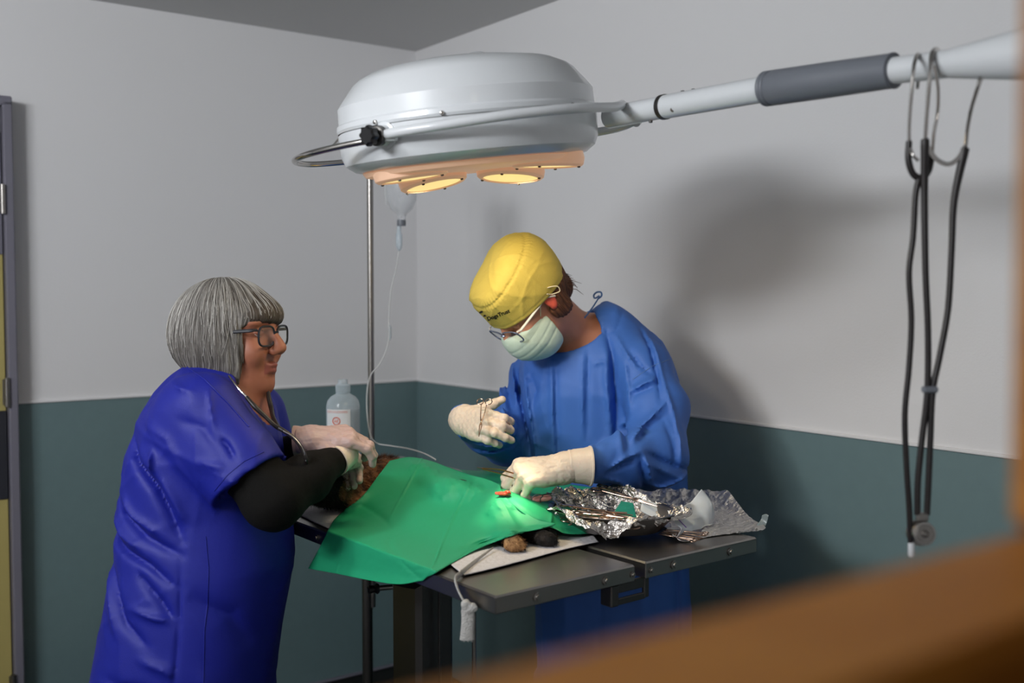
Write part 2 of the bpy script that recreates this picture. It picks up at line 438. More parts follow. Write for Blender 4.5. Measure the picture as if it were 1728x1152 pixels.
# door in the back wall, at the picture's left edge
d = empty('door_1', RW(DA - .45, BB, 0)); tag(d, kind='structure')
mb = MB()
mb.rbox(DA - .014, BB - .015, DZ / 2, .028, .13, DZ, .004); mb.rbox(DA - .906, BB - .015, DZ / 2, .028, .13, DZ, .004); mb.rbox(DA - .46, BB - .015, DZ + .0, .92, .13, .03, .004)
mb.build('door_frame', M['doorframe'], d)
mb = MB(); mb.rbox(DA - .46, BB - .03, 1.03, .86, .04, 2.04, .003)
leaf = mb.build('door_leaf', M['doorleaf'], d)
mb = MB(); mb.rbox(DA - .46, BB - .052, 1.04, .858, .008, .28, .002); mb.build('louvre', M['dark'], leaf)
mb = MB(); mb.rbox(DA - .46, BB - .052, 1.86, .858, .006, .38, .002); mb.build('upper_panel', M['doorframe'], leaf)
for z in (1.84, 1.24, .3):
    mb = MB(); p = RW(DA - .034, BB - .085, z); mb.tube([p - Vector((0, 0, .045)), p + Vector((0, 0, .045))], .008, 12); mb.rbox(DA - .03, BB - .076, z, .03, .006, .08, .001); mb.build('hinge', M['steel'], d)
# viewing window: wooden frame just in front of the lens, glass in it
wn = empty('window_1', RW((OA0 + OA1) / 2, .185, OZ0)); tag(wn, kind='structure')
mb = MB(); mb.rbox((OA0 + OA1) / 2, .188, OZ0 - .035, OA1 - OA0 + .12, .07, .07, .006); mb.rbox((OA0 + OA1) / 2, .14, OZ0 - .075, OA1 - OA0 + .2, .04, .05, .006)
mb.build('window_sill', M['wood'], wn)
for a in (OA0 - .03, OA1 + .03):
    mb = MB(); mb.rbox(a, .188, (OZ0 + OZ1) / 2, .06, .07, OZ1 - OZ0, .006); mb.build('window_jamb', M['wood'], wn)
mb = MB(); mb.rbox((OA0 + OA1) / 2, .188, OZ1 + .03, OA1 - OA0 + .12, .07, .06, .006); mb.build('window_head', M['wood'], wn)
gm = bpy.data.materials.new('clear_pane'); gm.use_nodes = True; nt = gm.node_tree; nt.nodes.clear()
tr = nt.nodes.new('ShaderNodeBsdfTransparent'); ou = nt.nodes.new('ShaderNodeOutputMaterial'); nt.links.new(tr.outputs[0], ou.inputs[0])
mb = MB(); mb.rbox((OA0 + OA1) / 2, .188, (OZ0 + OZ1) / 2, OA1 - OA0, .004, OZ1 - OZ0); mb.build('window_glass', gm, wn, smooth=False)

# ================================================================== operating table
TZ = 1.05
A0 = atz(836, 1006, TZ); A0.z = 0; ph = math.radians(38.3)
E1 = Vector((math.cos(ph), math.sin(ph), 0)); E2 = Vector((-math.sin(ph), math.cos(ph), 0)); TR = Matrix((E1, E2, (0, 0, 1))).transposed()
def T(a, b, z=0.0): return A0 + E1 * a + E2 * b + Vector((0, 0, z))
def tinv(p): q = Vector(p) - A0; return (q.dot(E1), q.dot(E2), p[2])
def along(px, b=0.0, z=TZ):
    "a on the line b = const whose picture x is px"
    s = (px - 864) / F; P = T(0, b)      # X = s*Y (pitch is negligible here)
    return (s * P.y - P.x) / (E1.x - s * E1.y)
TW = .675; TL = 1.36
G0 = along(1074); G1 = along(1092)
tab = empty('operating_table', T(TW / 2, TL / 2, 0), 'stainless steel split-top operating table on a dark central column', 'operating table')
def panel(a0, a1):
    mb = MB(); th = .029
    # folded sheet: top, lips
    mb.box(T((a0 + a1) / 2, TL / 2, TZ - .004), a1 - a0, TL, .008, TR, .003)
    for (ca, cb, sa, sb) in (((a0 + a1) / 2, .002, a1 - a0, .004), ((a0 + a1) / 2, TL - .002, a1 - a0, .004), (a0 + .002, TL / 2, .004, TL), (a1 - .002, TL / 2, .004, TL)):
        mb.box(T(ca, cb, TZ - th / 2 - .002), sa, sb, th, TR, .0015)
    return mb.build('table_panel', M['steel'], tab)
pn1 = panel(0, G0); pn2 = panel(G1, TW)
def bolt(p, n, r, par, name='bolt'):
    mb = MB(); n = Vector(n); mb.lathe([(0, .006), (r * .55, .0055), (r * .6, .003), (r, .0025), (r, 0), (0, 0)], p, n, 16)
    mb.build(name, M['steel'], par)
for px, par in ((906, pn1), (1024, pn1), (1069, pn1), (1101, pn2), (1140, pn2), (1236, pn2)):
    bolt(T(along(px), -.0005, TZ - .017), -E2, .0058 if px in (1069, 1101) else .0085, par)
for b in (.28, .62, .96, 1.25): bolt(T(-.0005, b, TZ - .017), -E1, .007, pn1)
mb = MB(); ga = (G0 + G1) / 2                                  # hinge bracket under the split
mb.box(T(G0 - .045, .02, TZ - .052), .02, .03, .04, TR, .002)
mb.box(T(ga - .012, .012, TZ - .066), .07, .006, .012, TR, .001); mb.box(T(ga + .026, .012, TZ - .05), .014, .008, .04, TR, .002); mb.box(T(ga - .012, .012, TZ - .04), .08, .005, .02, TR, .001)
mb.build('hinge_bracket', M['steeldk'], tab)
mb = MB()
for b in (.18, .9): mb.box(T(TW / 2, b, TZ - .045), TW * .8, .05, .02, TR, .002)
mb.box(T(TW / 2 + .02, TL / 2, TZ - .065), .16, .9, .03, TR, .004)
mb.build('under_frame', M['steeldk'], tab)
mb = MB(); mb.box(T(.045, .035, TZ - .034), .035, .022, .014, TR, .005); mb.build('rubber_foot', M['black'], tab)
cc = at(713, 1000, 2.46); cc.z = 0
ca, cb, _ = tinv(cc)
mb = MB(); mb.box(Vector((cc.x, cc.y, .5)), .105, .12, .88, TR, .012); mb.box(Vector((cc.x + .045, cc.y - .062, .5)), .006, .006, .88, TR, .001); col = mb.build('column', M['steeldk'], tab)
mb = MB(); mb.lathe([(0, .06), (.085, .058), (.095, .04), (.095, -.04), (.085, -.058), (0, -.06)], Vector((cc.x - .035, cc.y, TZ - .115)), (.3, -.05, 1), 40); mb.box(Vector((cc.x + .01, cc.y, TZ - .1)), .16, .14, .07, TR, .01)
mb.build('tilt_housing', M['black'], tab)
k0 = at(662, 990, 2.35)
mb = MB(); mb.tube([k0, k0 + Vector((-.03, -.01, .0))], .006, 12); sc_ = mb.build('clamp_screw', M['steel'], tab)
mb = MB(); mb.lathe([(0, 0), (.01, .001), (.013, .006), (.008, .012), (.01, .024), (.006, .028), (0, .028)], k0 + Vector((-.028, -.01, 0)), (-1, -.3, -.05), 16); mb.build('clamp_knob', M['black'], sc_)
mb = MB(); mb.box(Vector((cc.x, cc.y, .03)), .5, .62, .05, TR, .01); mb.build('base_plate', M['steeldk'], tab)
p = at(800, 1050, 2.34); mb = MB(); mb.tube([Vector((p.x, p.y, .05)), Vector((p.x, p.y, TZ - .033))], .005, 12); mb.build('support_rod', M['steel'], tab)

# ================================================================== surgical lamp
LC = Vector((-.086, 2.05, 1.878)); LN = Vector((-.096, -.085, 1)).normalized()
LX = Vector((1, 0, .096)).normalized(); LY = LN.cross(LX)
def LP(x, y, h=0): return LC + LX * x + LY * y + LN * h
lamp = empty('surgical_lamp', Vector((.86, 1.12, 0)), 'large round white surgical lamp with four lit bulbs on a long jointed arm', 'surgical lamp')
mb = MB(); mb.lathe([(0, -.079), (.2, -.079), (.226, -.074), (.243, -.062), (.25, -.045), (.2515, -.006), (.2515, -.004)], LC, LN, 96, ref=LX)
mb.lathe([(.249, -.004), (.249, -.001)], LC, LN, 96, ref=LX)
mb.lathe([(.2515, -.001), (.2535, .004), (.2525, .012), (.2485, .016), (.2475, .045), (.240, .055), (.215, .086), (.205, .094), (.18, .106), (.12, .117), (.05, .121), (0, .122)], LC, LN, 96, ref=LX)
dome = mb.build('lamp_dome', M['white'], lamp, ang=25)
mb = MB(); mb.lathe([(0, .134), (.012, .134), (.018, .131), (.0195, .12)], LP(.03, 0), LN, 24); mb.build('dome_cap', M['white'], lamp)
def lampmat(name, col, em, es):
    m = mat(name, col, .4, subs=.0, emit=srgb(*em), es=es); return m
peach = lampmat('lit_frosted_plastic', (220, 184, 158), (240, 182, 140), .36)
lens = lampmat('lit_bulb_lens', (250, 225, 170), (255, 222, 140), 1.1)
mb = MB(); mb.lathe([(0, -.0885), (.196, -.0885), (.207, -.086), (.213, -.078)], LC, LN, 80, ref=LX); mb.build('diffuser_plate', peach, lamp)
TGT = at(866, 834, 2.12)
for (x, y) in ((-.118, -.085), (.152, -.05), (-.088, .088), (.078, .105)):
    h0 = -.0865 if y < 0 else -.098; UN = (LP(x * (.35 if y < 0 else 1), y * (-.2 if y < 0 else 1), 0) - LP(0, 0, -.72)).normalized(); q0_ = LP(x * .96, y, h0); U1 = UN.orthogonal().normalized(); U2 = UN.cross(U1)
    mb = MB(); mb.lathe([(.068, .016), (.071, .004), (.069, -.008), (.064, -.012), (.0575, -.0125), (.056, -.009)], q0_, UN, 48); hs = mb.build('lens_housing', peach, lamp)
    mb = MB(); mb.lathe([(.0575, -.0095), (.03, -.0105), (0, -.011)], q0_, UN, 48); mb.build('lens', lens, hs)
    for k in range(4):
        a = .5 + k * PI / 2; mb = MB(); mb.lathe([(0, -.003), (.003, -.002), (.003, .002)], q0_ + (U1 * math.cos(a) + U2 * math.sin(a)) * .061 - UN * .0125, UN, 8); mb.build('lens_clip', M['steeldk'], hs)
    p = q0_ - UN * .02
    l = bpy.data.lights.new('bulb', 'SPOT'); l.energy = 34; l.color = (1, .80, .48); l.spot_size = math.radians(10); l.spot_blend = 1; l.shadow_soft_size = .045
    o = bpy.data.objects.new('bulb', l); C.objects.link(o); o.location = p; o.rotation_euler = (TGT - p).to_track_quat('-Z', 'Y').to_euler()
    l = bpy.data.lights.new('bulb_glow', 'AREA'); l.shape = 'DISK'; l.size = .1; l.energy = .4 if y < 0 else 1.0; l.color = (1, .82, .52)
    o = bpy.data.objects.new('bulb_glow', l); C.objects.link(o); o.location = p; o.rotation_euler = (-LN).to_track_quat('-Z', 'Y').to_euler()
for deg in (232, 262, 320, 15, 80, 160):
    a = math.radians(deg); n = LX * math.cos(a) + LY * math.sin(a)
    mb = MB(); mb.lathe([(0, .005), (.0035, .0035), (.0045, 0)], LC + n * .2535 + LN * .0035, n, 12); mb.build('dome_screw', M['chrome'], dome)
# pivots and yoke
Ta = math.radians(236); pv = LX * math.cos(Ta) + LY * math.sin(Ta)
PV = LC + pv * .251 - LN * .022
mb = MB(); mb.lathe([(.0, .022), (.014, .021), (.017, .016), (.0185, .004), (.024, .002), (.024, -.02)], PV, pv, 32); piv = mb.build('pivot', M['white'], lamp)
mb = MB(); prof = []
mb.lathe([(.0, .028), (.015, .028), (.018, .026), (.018, .016), (.0, .016)], PV, pv, 32); mb.build('pivot_collar', M['steeldk'], piv)
mb = MB(); kx = pv.orthogonal().normalized(); ky = pv.cross(kx); n = 48; v = []; 
rows = [(.003, .052), (.013, .052), (.0165, .049), (.017, .044), (.0165, .038), (.012, .034), (.008, .024)]
for (r, hh) in rows:
    for k in range(n):
        a = 2 * PI * k / n; rr = r * (1 + (.10 * math.cos(8 * a) if r > .012 else 0)); v.append(PV + pv * hh + (kx * math.cos(a) + ky * math.sin(a)) * rr)
f = [tuple(range(n))] + [(i * n + k, i * n + (k + 1) % n, (i + 1) * n + (k + 1) % n, (i + 1) * n + k) for i in range(len(rows) - 1) for k in range(n)]
mb.add(v, f); mb.build('pivot_knob', M['black'], piv)
J0 = at(1034, 198, 2.03)
th = lambda deg, r, h: LP(r * math.cos(math.radians(deg)), r * math.sin(math.radians(deg)), h)
mb = MB(); mb.tube([PV + pv * .012, th(245, .275, -.021), th(262, .283, -.019), th(285, .29, -.013), th(310, .297, -.008), th(335, .30, -.004), th(350, .302, .004), J0 + Vector((.02, .0, .006))], .0088, 12, smooth=6); mb.build('yoke', M['white'], lamp)
mb = MB(); mb.tube([th(56, .25, -.03), th(45, .285, -.03), th(25, .305, -.03), th(10, .315, -.028), th(2, .335, -.02), J0 + Vector((.045, -.0, -.01))], .0088, 12, smooth=6); mb.build('yoke', M['white'], lamp)
mb = MB(); mb.tube([th(242, .262, -.028), th(226, .285, -.03), th(208, .325, -.037), th(190, .338, -.042), th(172, .325, -.045), th(155, .285, -.043), th(146, .25, -.04)], .0058, 12, smooth=8)
hd = mb.build('handle', M['chrome'], lamp)
mb = MB(); mb.tube([th(243, .262, -.028), th(233, .276, -.029)], .0068, 12); mb.build('handle_ferrule', M['white'], hd)
# arm, from the lamp towards the viewer's right
AD = Vector((.592, -.806, -.012)); J1 = J0 + AD * 0.0
def AP(px): s = (px - 864) / F; k = (s * J0.y - J0.x) / (AD.x - s * AD.y); return J0 + AD * k
def drop(p, d): return p + Vector((0, 0, d))
cl = {px: drop(AP(px), 0) for px in (1028, 1118, 1124, 1292, 1300, 1308, 1510, 1590, 1728)}
for px, py in ((1028, 198), (1118, 181), (1124, 180), (1292, 150), (1300, 149), (1308, 148), (1510, 119), (1590, 109), (1728, 92)):
    cl[px] = at(px, py, cl[px].y)
mb = MB(); mb.tube([cl[1028] - AD * .004, cl[1028], cl[1118]], [.017, .021, .0205], 28); mb.tube([J0 - Vector((.012, 0, .0)), J0 + Vector((.03, 0, .004))], .012, 14)
mb.build('arm_joint', M['white'], lamp)
mb = MB(); mb.tube([cl[1118], cl[1124]], .0228, 28); mb.build('arm_ring', M['steeldk'], lamp)
mb = MB(); mb.tube([cl[1124], cl[1292], cl[1510], cl[1590], cl[1728]], [.0215, .0215, .0195, .0195, .0205], 28); arm = mb.build('arm', M['white'], lamp)
g = cl[1292]; e = cl[1510]; dd = (e - g)
mb = MB(); mb.tube([g, g + dd * .006, g + dd * .02, g + dd * .03, g + dd * .035, g + dd * .055, g + dd * .06, g + dd * .08, g + dd * .5, g + dd * .97, g + dd * .995, e], [.0265, .0285, .0285, .0265, .0285, .0285, .0265, .0285, .0275, .0255, .0262, .0225], 32)
mb.build('arm_grip', M['grip'], lamp, ang=60)
# thicker balancing arm and the mast, mostly beyond the right edge
s0 = cl[1590]; s1 = Vector((.86, 1.12, 1.90))
mb = MB(); mb.tube([cl[1590] + (cl[1728] - cl[1590]) * .12, cl[1728], s1], [.0205, .034, .045], 28); mb.build('balance_arm', M['white'], lamp)
mb = MB(); mb.tube([Vector((.86, 1.12, .05)), Vector((.86, 1.12, 1.96))], .025, 24); mb.build('mast', M['white'], lamp)
mb = MB(); mb.lathe([(0, .07), (.05, .07), (.07, .05), (.16, .03), (.17, 0), (0, 0)], Vector((.86, 1.12, 0)), (0, 0, 1), 40); mb.build('base', M['white'], lamp)
for px, up in ((1152, 1), (1170, 1), (1190, 1), (1098, -1)):
    q = AP(px); q = at(px, 0, q.y); yy = {1152: 155, 1170: 152, 1190: 150, 1098: 205}[px]; q = at(px, yy, AP(px).y)
    mb = MB(); mb.lathe([(0, .003), (.0035, .002), (.004, -.004)], q, (0, 0, up), 12); mb.build('arm_screw', M['steeldk'], arm)
q = at(1136, 184, AP(1136).y - .0215); mb = MB(); mb.lathe([(0, .002), (.004, .003), (.0055, .0), (.0055, -.004)], q, (-.2, -1, 0), 16); mb.build('arm_screw', M['steel'], arm)

# ================================================================== stethoscopes on the arm
def armY(px): return AP(px).y
def st(px, py, dy=0.0, Y=1.47): return at(px, py, Y + dy)
s = empty('stethoscope', st(1545, 940), 'black stethoscope hanging on the lamp arm with a single tube ending in a white tip', 'stethoscope', 'stethoscopes hung over the lamp arm')
Ym = 1.49
mb = MB(); mb.tube([at(1548, 150, Ym + .03), at(1552, 105, Ym + .03), at(1549, 92, Ym), at(1543, 108, Ym - .035), at(1539, 150, Ym - .04), at(1535, 200, Ym - .035), at(1534, 243, Ym - .03)], [.0025, .0032, .0032, .0027, .0025, .0023, .0023], 10, smooth=6); mb.build('ear_tube', M['chrome'], s)
mb = MB(); mb.tube([at(1577, 110, Ym - .035), at(1583, 150, Ym - .035), at(1582, 190, Ym - .03), at(1576, 225, Ym - .03), at(1573, 262, Ym - .03)], .0024, 10, smooth=6); mb.build('ear_tube', M['chrome'], s)
mb = MB(); mb.tube([at(1534, 238, Ym - .03), at(1533, 268, Ym - .03), at(1540, 292, Ym - .03), at(1553, 300, Ym - .03), at(1566, 290, Ym - .03), at(1573, 262, Ym - .03)], [.0042, .0046, .0046, .0048, .0046, .0042], 12, smooth=6)
mb.tube([at(1552, 298, Ym - .03), at(1545, 330, Ym - .03), at(1541, 400, Ym - .03), at(1534, 460, Ym - .03), at(1538, 540, Ym - .03), at(1534, 620, Ym - .03), at(1527, 700, Ym - .03), at(1530, 790, Ym - .03), at(1534, 850, Ym - .03), at(1537, 915, Ym - .03)], [.005] + [.0041] * 9, 12, smooth=6)
mb.build('tubing', M['rubber'], s)
mb = MB(); mb.tube([at(1537, 912, Ym - .03), at(1538, 918, Ym - .03), at(1538, 936, Ym - .03), at(1538, 939, Ym - .03)], [.0035, .0048, .0048, .003], 14); tp = mb.build('plastic_tip', M['white'], s)
mb = MB(); mb.tube([at(1538, 938, Ym - .03), at(1538, 975, Ym - .03), at(1536, 1000, Ym - .03)], .0005, 6); mb.build('thread', M['silicone'], tp)
mb = MB(); mb.tube([at(1536, 250, Ym - .034), at(1541, 262, Ym - .04), at(1550, 271, Ym - .04)], .0022, 8, smooth=5, flat=.4); mb.build('spring', M['chrome'], s)
s = empty('stethoscope', st(1567, 920), 'black twin-tube stethoscope hanging on the lamp arm with a round chrome chest piece', 'stethoscope', 'stethoscopes hung over the lamp arm')
mb = MB(); mb.tube([at(1574, 135, Ym + .02), at(1583, 100, Ym + .02), at(1580, 84, Ym), at(1573, 92, Ym - .03), at(1570, 120, Ym - .045), at(1565, 180, Ym - .045), at(1561, 240, Ym - .04)], [.003, .0042, .0042, .0038, .0028, .0026, .0026], 10, smooth=6); mb.build('ear_tube', M['chrome'], s)
mb = MB(); mb.tube([at(1655, 131, Ym - .09), at(1651, 145, Ym - .09), at(1640, 180, Ym - .07), at(1633, 215, Ym - .05), at(1629, 252, Ym - .04)], [.0034, .0026, .0026, .0026, .0026], 10, smooth=6); mb.build('ear_tube', M['chrome'], s)
mb = MB(); mb.tube([at(1562, 232, Ym - .043), at(1568, 252, Ym - .043), at(1582, 270, Ym - .043), at(1600, 277, Ym - .043), at(1616, 268, Ym - .043), at(1630, 245, Ym - .043)], .0032, 8, smooth=6, flat=.3, up=(0, 1, 0)); mb.build('spring', M['chrome'], s)
mb = MB(); mb.tube([at(1561, 236, Ym - .04), at(1561, 246, Ym - .04), at(1560, 330, Ym - .035), at(1562, 460, Ym - .035), at(1566, 560, Ym - .035), at(1565, 660, Ym - .035), at(1556, 740, Ym - .035), at(1549, 810, Ym - .035), at(1548, 868, Ym - .035)], [.0052, .006, .0048] + [.0044] * 6, 12, smooth=6); mb.build('tubing', M['rubber'], s)
mb = MB(); mb.tube([at(1630, 250, Ym - .04), at(1626, 262, Ym - .04), at(1610, 340, Ym - .035), at(1606, 420, Ym - .035), at(1600, 520, Ym - .035), at(1586, 600, Ym - .035), at(1574, 660, Ym - .035), at(1570, 740, Ym - .035), at(1567, 810, Ym - .035), at(1564, 868, Ym - .035)], [.0052, .006, .0048] + [.0044] * 7, 12, smooth=6); mb.build('tubing', M['rubber'], s)
mb = MB(); mb.box(at(1569, 657, Ym - .037), .021, .011, .009, None, .002); mb.build('tube_clamp', M['grip'], s)
mb = MB(); mb.box(at(1556, 872, Ym - .035), .017, .009, .012, None, .002); mb.tube([at(1556, 870, Ym - .035), at(1557, 895, Ym - .035)], .003, 10); cp = mb.build('tube_connector', M['steel'], s)
c = at(1558, 900, Ym - .04); n = Vector((.05, -1, .15)).normalized()
mb = MB(); mb.lathe([(0, .006), (.003, .006), (.0045, .009), (.0055, .006), (.012, .0065), (.0165, .004), (.017, 0), (.013, -.004), (.006, -.005), (.006, -.009), (.0185, -.011), (.0185, -.015), (0, -.015)], c, n, 40); mb.build('chest_piece', M['steel'], s, ang=30)
mb = MB(); mb.torus(c + n * .0045, n, .0145, .0013, 40); mb.build('diaphragm_rim', M['chrome'], s)

# ================================================================== drip stand, infusion bag, bottle
Yp = 3.12
ivs = empty('drip_stand', at(625, 600, Yp) * 1.0 - Vector((0, 0, at(625, 600, Yp).z)), 'tall thin steel drip stand rising from behind the operating table to the lamp', 'drip stand')
b0 = at(626, 576, Yp)
mb = MB(); mb.tube([Vector((b0.x, Yp, .6)), Vector((b0.x, Yp, 1.99))], .0095, 20); mb.build('pole', M['steel'], ivs)
mb = MB(); mb.tube([Vector((b0.x - .016, Yp, .05)), Vector((b0.x - .016, Yp, .85)), Vector((b0.x - .016, Yp, .87))], [.016, .016, .012], 20); mb.build('lower_pole', M['steeldk'], ivs)
for k in range(5):
    a = 2 * PI * k / 5 + .3; c0 = Vector((b0.x - .016, Yp, .07)); e = c0 + Vector((math.cos(a) * .18, math.sin(a) * .18, -.058)); mb = MB(); mb.tube([c0, e], [.012, .008], 10); mb.build('foot', M['steeldk'], ivs)
hk = Vector((b0.x, Yp, 1.985)); bag_top = at(683, 262, Yp)
mb = MB(); mb.tube([hk + Vector((0, 0, 0)), hk + Vector((.03, 0, .04)), hk + Vector((.08, 0, .03)), Vector((bag_top.x, Yp, 1.975)), Vector((bag_top.x + .012, Yp, 1.955)), Vector((bag_top.x, Yp, 1.945))], .003, 8, smooth=5)
mb.tube([hk, hk + Vector((-.03, 0, .04)), hk + Vector((-.08, 0, .03)), hk + Vector((-.11, 0, .0))], .003, 8, smooth=5); mb.build('hook', M['chrome'], ivs)
clr = bpy.data.materials.new('clear_plastic_bottle'); clr.use_nodes = True; nt = clr.node_tree; nt.nodes.clear()
def thin(name, tint, opac, rough=.15, gain=.45):
    m = bpy.data.materials.new(name); m.use_nodes = True; nt = m.node_tree; b = nt.nodes['Principled BSDF']; b.inputs['Base Color'].default_value = srgb(*tint); b.inputs['Roughness'].default_value = rough
    b.inputs['Alpha'].default_value = 1
    t = nt.nodes.new('ShaderNodeBsdfTransparent'); mx = nt.nodes.new('ShaderNodeMixShader'); fr = nt.nodes.new('ShaderNodeLayerWeight'); fr.inputs[0].default_value = .45
    mr = nt.nodes.new('ShaderNodeMapRange'); mr.inputs[3].default_value = opac; mr.inputs[4].default_value = min(1, opac + gain)
    nt.links.new(fr.outputs['Facing'], mr.inputs[0]); nt.links.new(mr.outputs[0], mx.inputs[0]); nt.links.new(t.outputs[0], mx.inputs[1]); nt.links.new(b.outputs[0], mx.inputs[2])
    nt.links.new(mx.outputs[0], nt.nodes['Material Output'].inputs[0]); return m
clr = thin('clear_plastic_bottle', (205, 220, 230), .42); clrb = thin('clear_bag', (225, 228, 232), .3)
tubem = thin('clear_tube', (232, 234, 234), .6)
bg = at(680, 330, Yp); bag = empty('infusion_bottle', at(676, 365, Yp), 'clear infusion bottle hanging upside down on the drip stand behind the lamp', 'infusion bottle')
bz = lambda y: at(676, y, Yp)
mb = MB(); L_ = [(0, 262, ), ]
prof = [(0, 268), (.02, 267), (.043, 276), (.0465, 290), (.0465, 320), (.044, 338), (.033, 352), (.016, 361), (.012, 366), (.012, 371), (0, 371)]
c = at(677, 300, Yp); zz = lambda y: at(677, y, Yp).z - c.z
mb.lathe([(r, zz(y)) for r, y in prof], c, (0, 0, 1), 40); mb.build('bottle_body', clrb, bag)
mb = MB(); mb.lathe([(0, zz(371)), (.013, zz(371)), (.0135, zz(377)), (.013, zz(381)), (0, zz(381))], c, (0, 0, 1), 28); mb.build('stopper', M['grip'], bag)
mb = MB(); mb.lathe([(0, zz(380)), (.006, zz(381)), (.0065, zz(391)), (.0095, zz(396)), (.0095, zz(412)), (.008, zz(418)), (.003, zz(423)), (0, zz(424))], Vector((at(673, 300, Yp).x, Yp, c.z)), (0, 0, 1), 24); mb.build('drip_chamber', clr, bag)
mb = MB(); mb.tube([at(652, 345, Yp), at(650, 320, Yp), at(652, 285, Yp), at(655, 270, Yp)], .002, 8, smooth=5); mb.build('hanger', tubem, bag)
dl = MB(); pts = [(673, 423, Yp), (669, 450, Yp), (660, 490, Yp), (656, 540, Yp), (657, 560, Yp - .01), (652, 590, Yp - .02), (640, 615, Yp - .03), (626, 632, Yp - .035), (620, 655, Yp - .04), (619, 690, Yp - .05), (624, 730, Yp - .1), (635, 747, Yp - .16), (660, 752, Yp - .22), (690, 757, Yp - .3), (716, 765, Yp - .4), (735, 775, Yp - .5)]
dl.tube([at(*p) for p in pts], .0019, 8, smooth=6); tb = tag(dl.build('infusion_tube', tubem), 'thin clear infusion tube running down past the drip stand to the patient', 'tube')
mb = MB(); mb.tube([at(658, 548, Yp), at(658, 552, Yp), at(658, 570, Yp), at(657, 574, Yp)], [.002, .0045, .0045, .002], 12); mb.build('injection_port', clr, tb)
# bottle on the far end of the table
Yb = 2.88; bt = atz(579, 800, TZ + .001); bt = at(579, 700, Yb); zz = lambda y: at(579, y, Yb).z
bo = empty('saline_bottle', Vector((bt.x, Yb, TZ + .001)), 'clear plastic saline bottle with white label at the far end of the operating table', 'bottle')
c = Vector((bt.x, Yb, 0))
pf = [(0, TZ + .001), (.04, TZ + .001), (.046, TZ + .008), (.046, zz(765)), (.045, zz(760)), (.0465, zz(755)), (.0465, zz(700)), (.0465, zz(686)), (.043, zz(676)), (.034, zz(669)), (.02, zz(664)), (.018, zz(661))]
mb = MB(); mb.lathe(pf, c, (0, 0, 1), 48); mb.build('bottle_body', clr, bo)
mb = MB(); mb.lathe([(0, TZ + .004), (.0445, TZ + .01), (.0445, zz(690)), (0, zz(690))], c, (0, 0, 1), 40); mb.build('saline', thin('saline_fill', (178, 196, 206), .3, .05), bo)
mb = MB(); mb.lathe([(.018, zz(662)), (.0205, zz(661)), (.0205, zz(650)), (.018, zz(648)), (.014, zz(647)), (.013, zz(640)), (0, zz(639))], c, (0, 0, 1), 32); mb.build('bottle_cap', clr, bo)
mb = MB(); v = []; n = 14
for z in (zz(688), zz(745)):
    for k in range(n + 1): a = math.radians(-148 + 92 * k / n); v.append(c + Vector((math.cos(a) * .0472, math.sin(a) * .0472, z)))
for z in (zz(688), zz(745)):
    for k in range(n + 1): a = math.radians(-148 + 92 * k / n); v.append(c + Vector((math.cos(a) * .0467, math.sin(a) * .0467, z)))
m_ = n + 1; f = []
for k in range(n): f += [(k, k + m_, k + 1 + m_, k + 1), (2 * m_ + k, 2 * m_ + k + 1, 3 * m_ + k + 1, 3 * m_ + k), (k, k + 1, 2 * m_ + k + 1, 2 * m_ + k), (m_ + k, 3 * m_ + k, 3 * m_ + k + 1, m_ + k + 1)]
mb.add(v, f); lb = mb.build('label', M['paper'], bo)
def onb(ang, z, r=.0476): a = math.radians(ang); return c + Vector((math.cos(a) * r, math.sin(a) * r, z))
mb = MB()
zc = zz(707); az = -104
mb.tube([onb(az + 13.5 * math.cos(t), zc + .0105 * math.sin(t)) for t in np.linspace(0, 2 * PI, 30)], .0009, 6)
mb.tube([onb(az + 11 * math.cos(t), zc + .0085 * math.sin(t)) for t in np.linspace(0, 2 * PI, 30)], .0004, 6)
for st_ in (((-7, -.004), (-4, .004), (-1, -.004)), ((-5.5, -.001), (-2.5, -.001)), ((2, -.004), (2, .004), (6, .003), (6, .001), (2, 0), (6, -.004))):
    mb.tube([onb(az + a_, zc + z_) for a_, z_ in st_], .0007, 6)
for y in (691, 693): mb.tube([onb(a_, zz(y)) for a_ in range(-146, -58, 8)], .0004, 5)
mb.build('printed_emblem', M['orange'], lb)

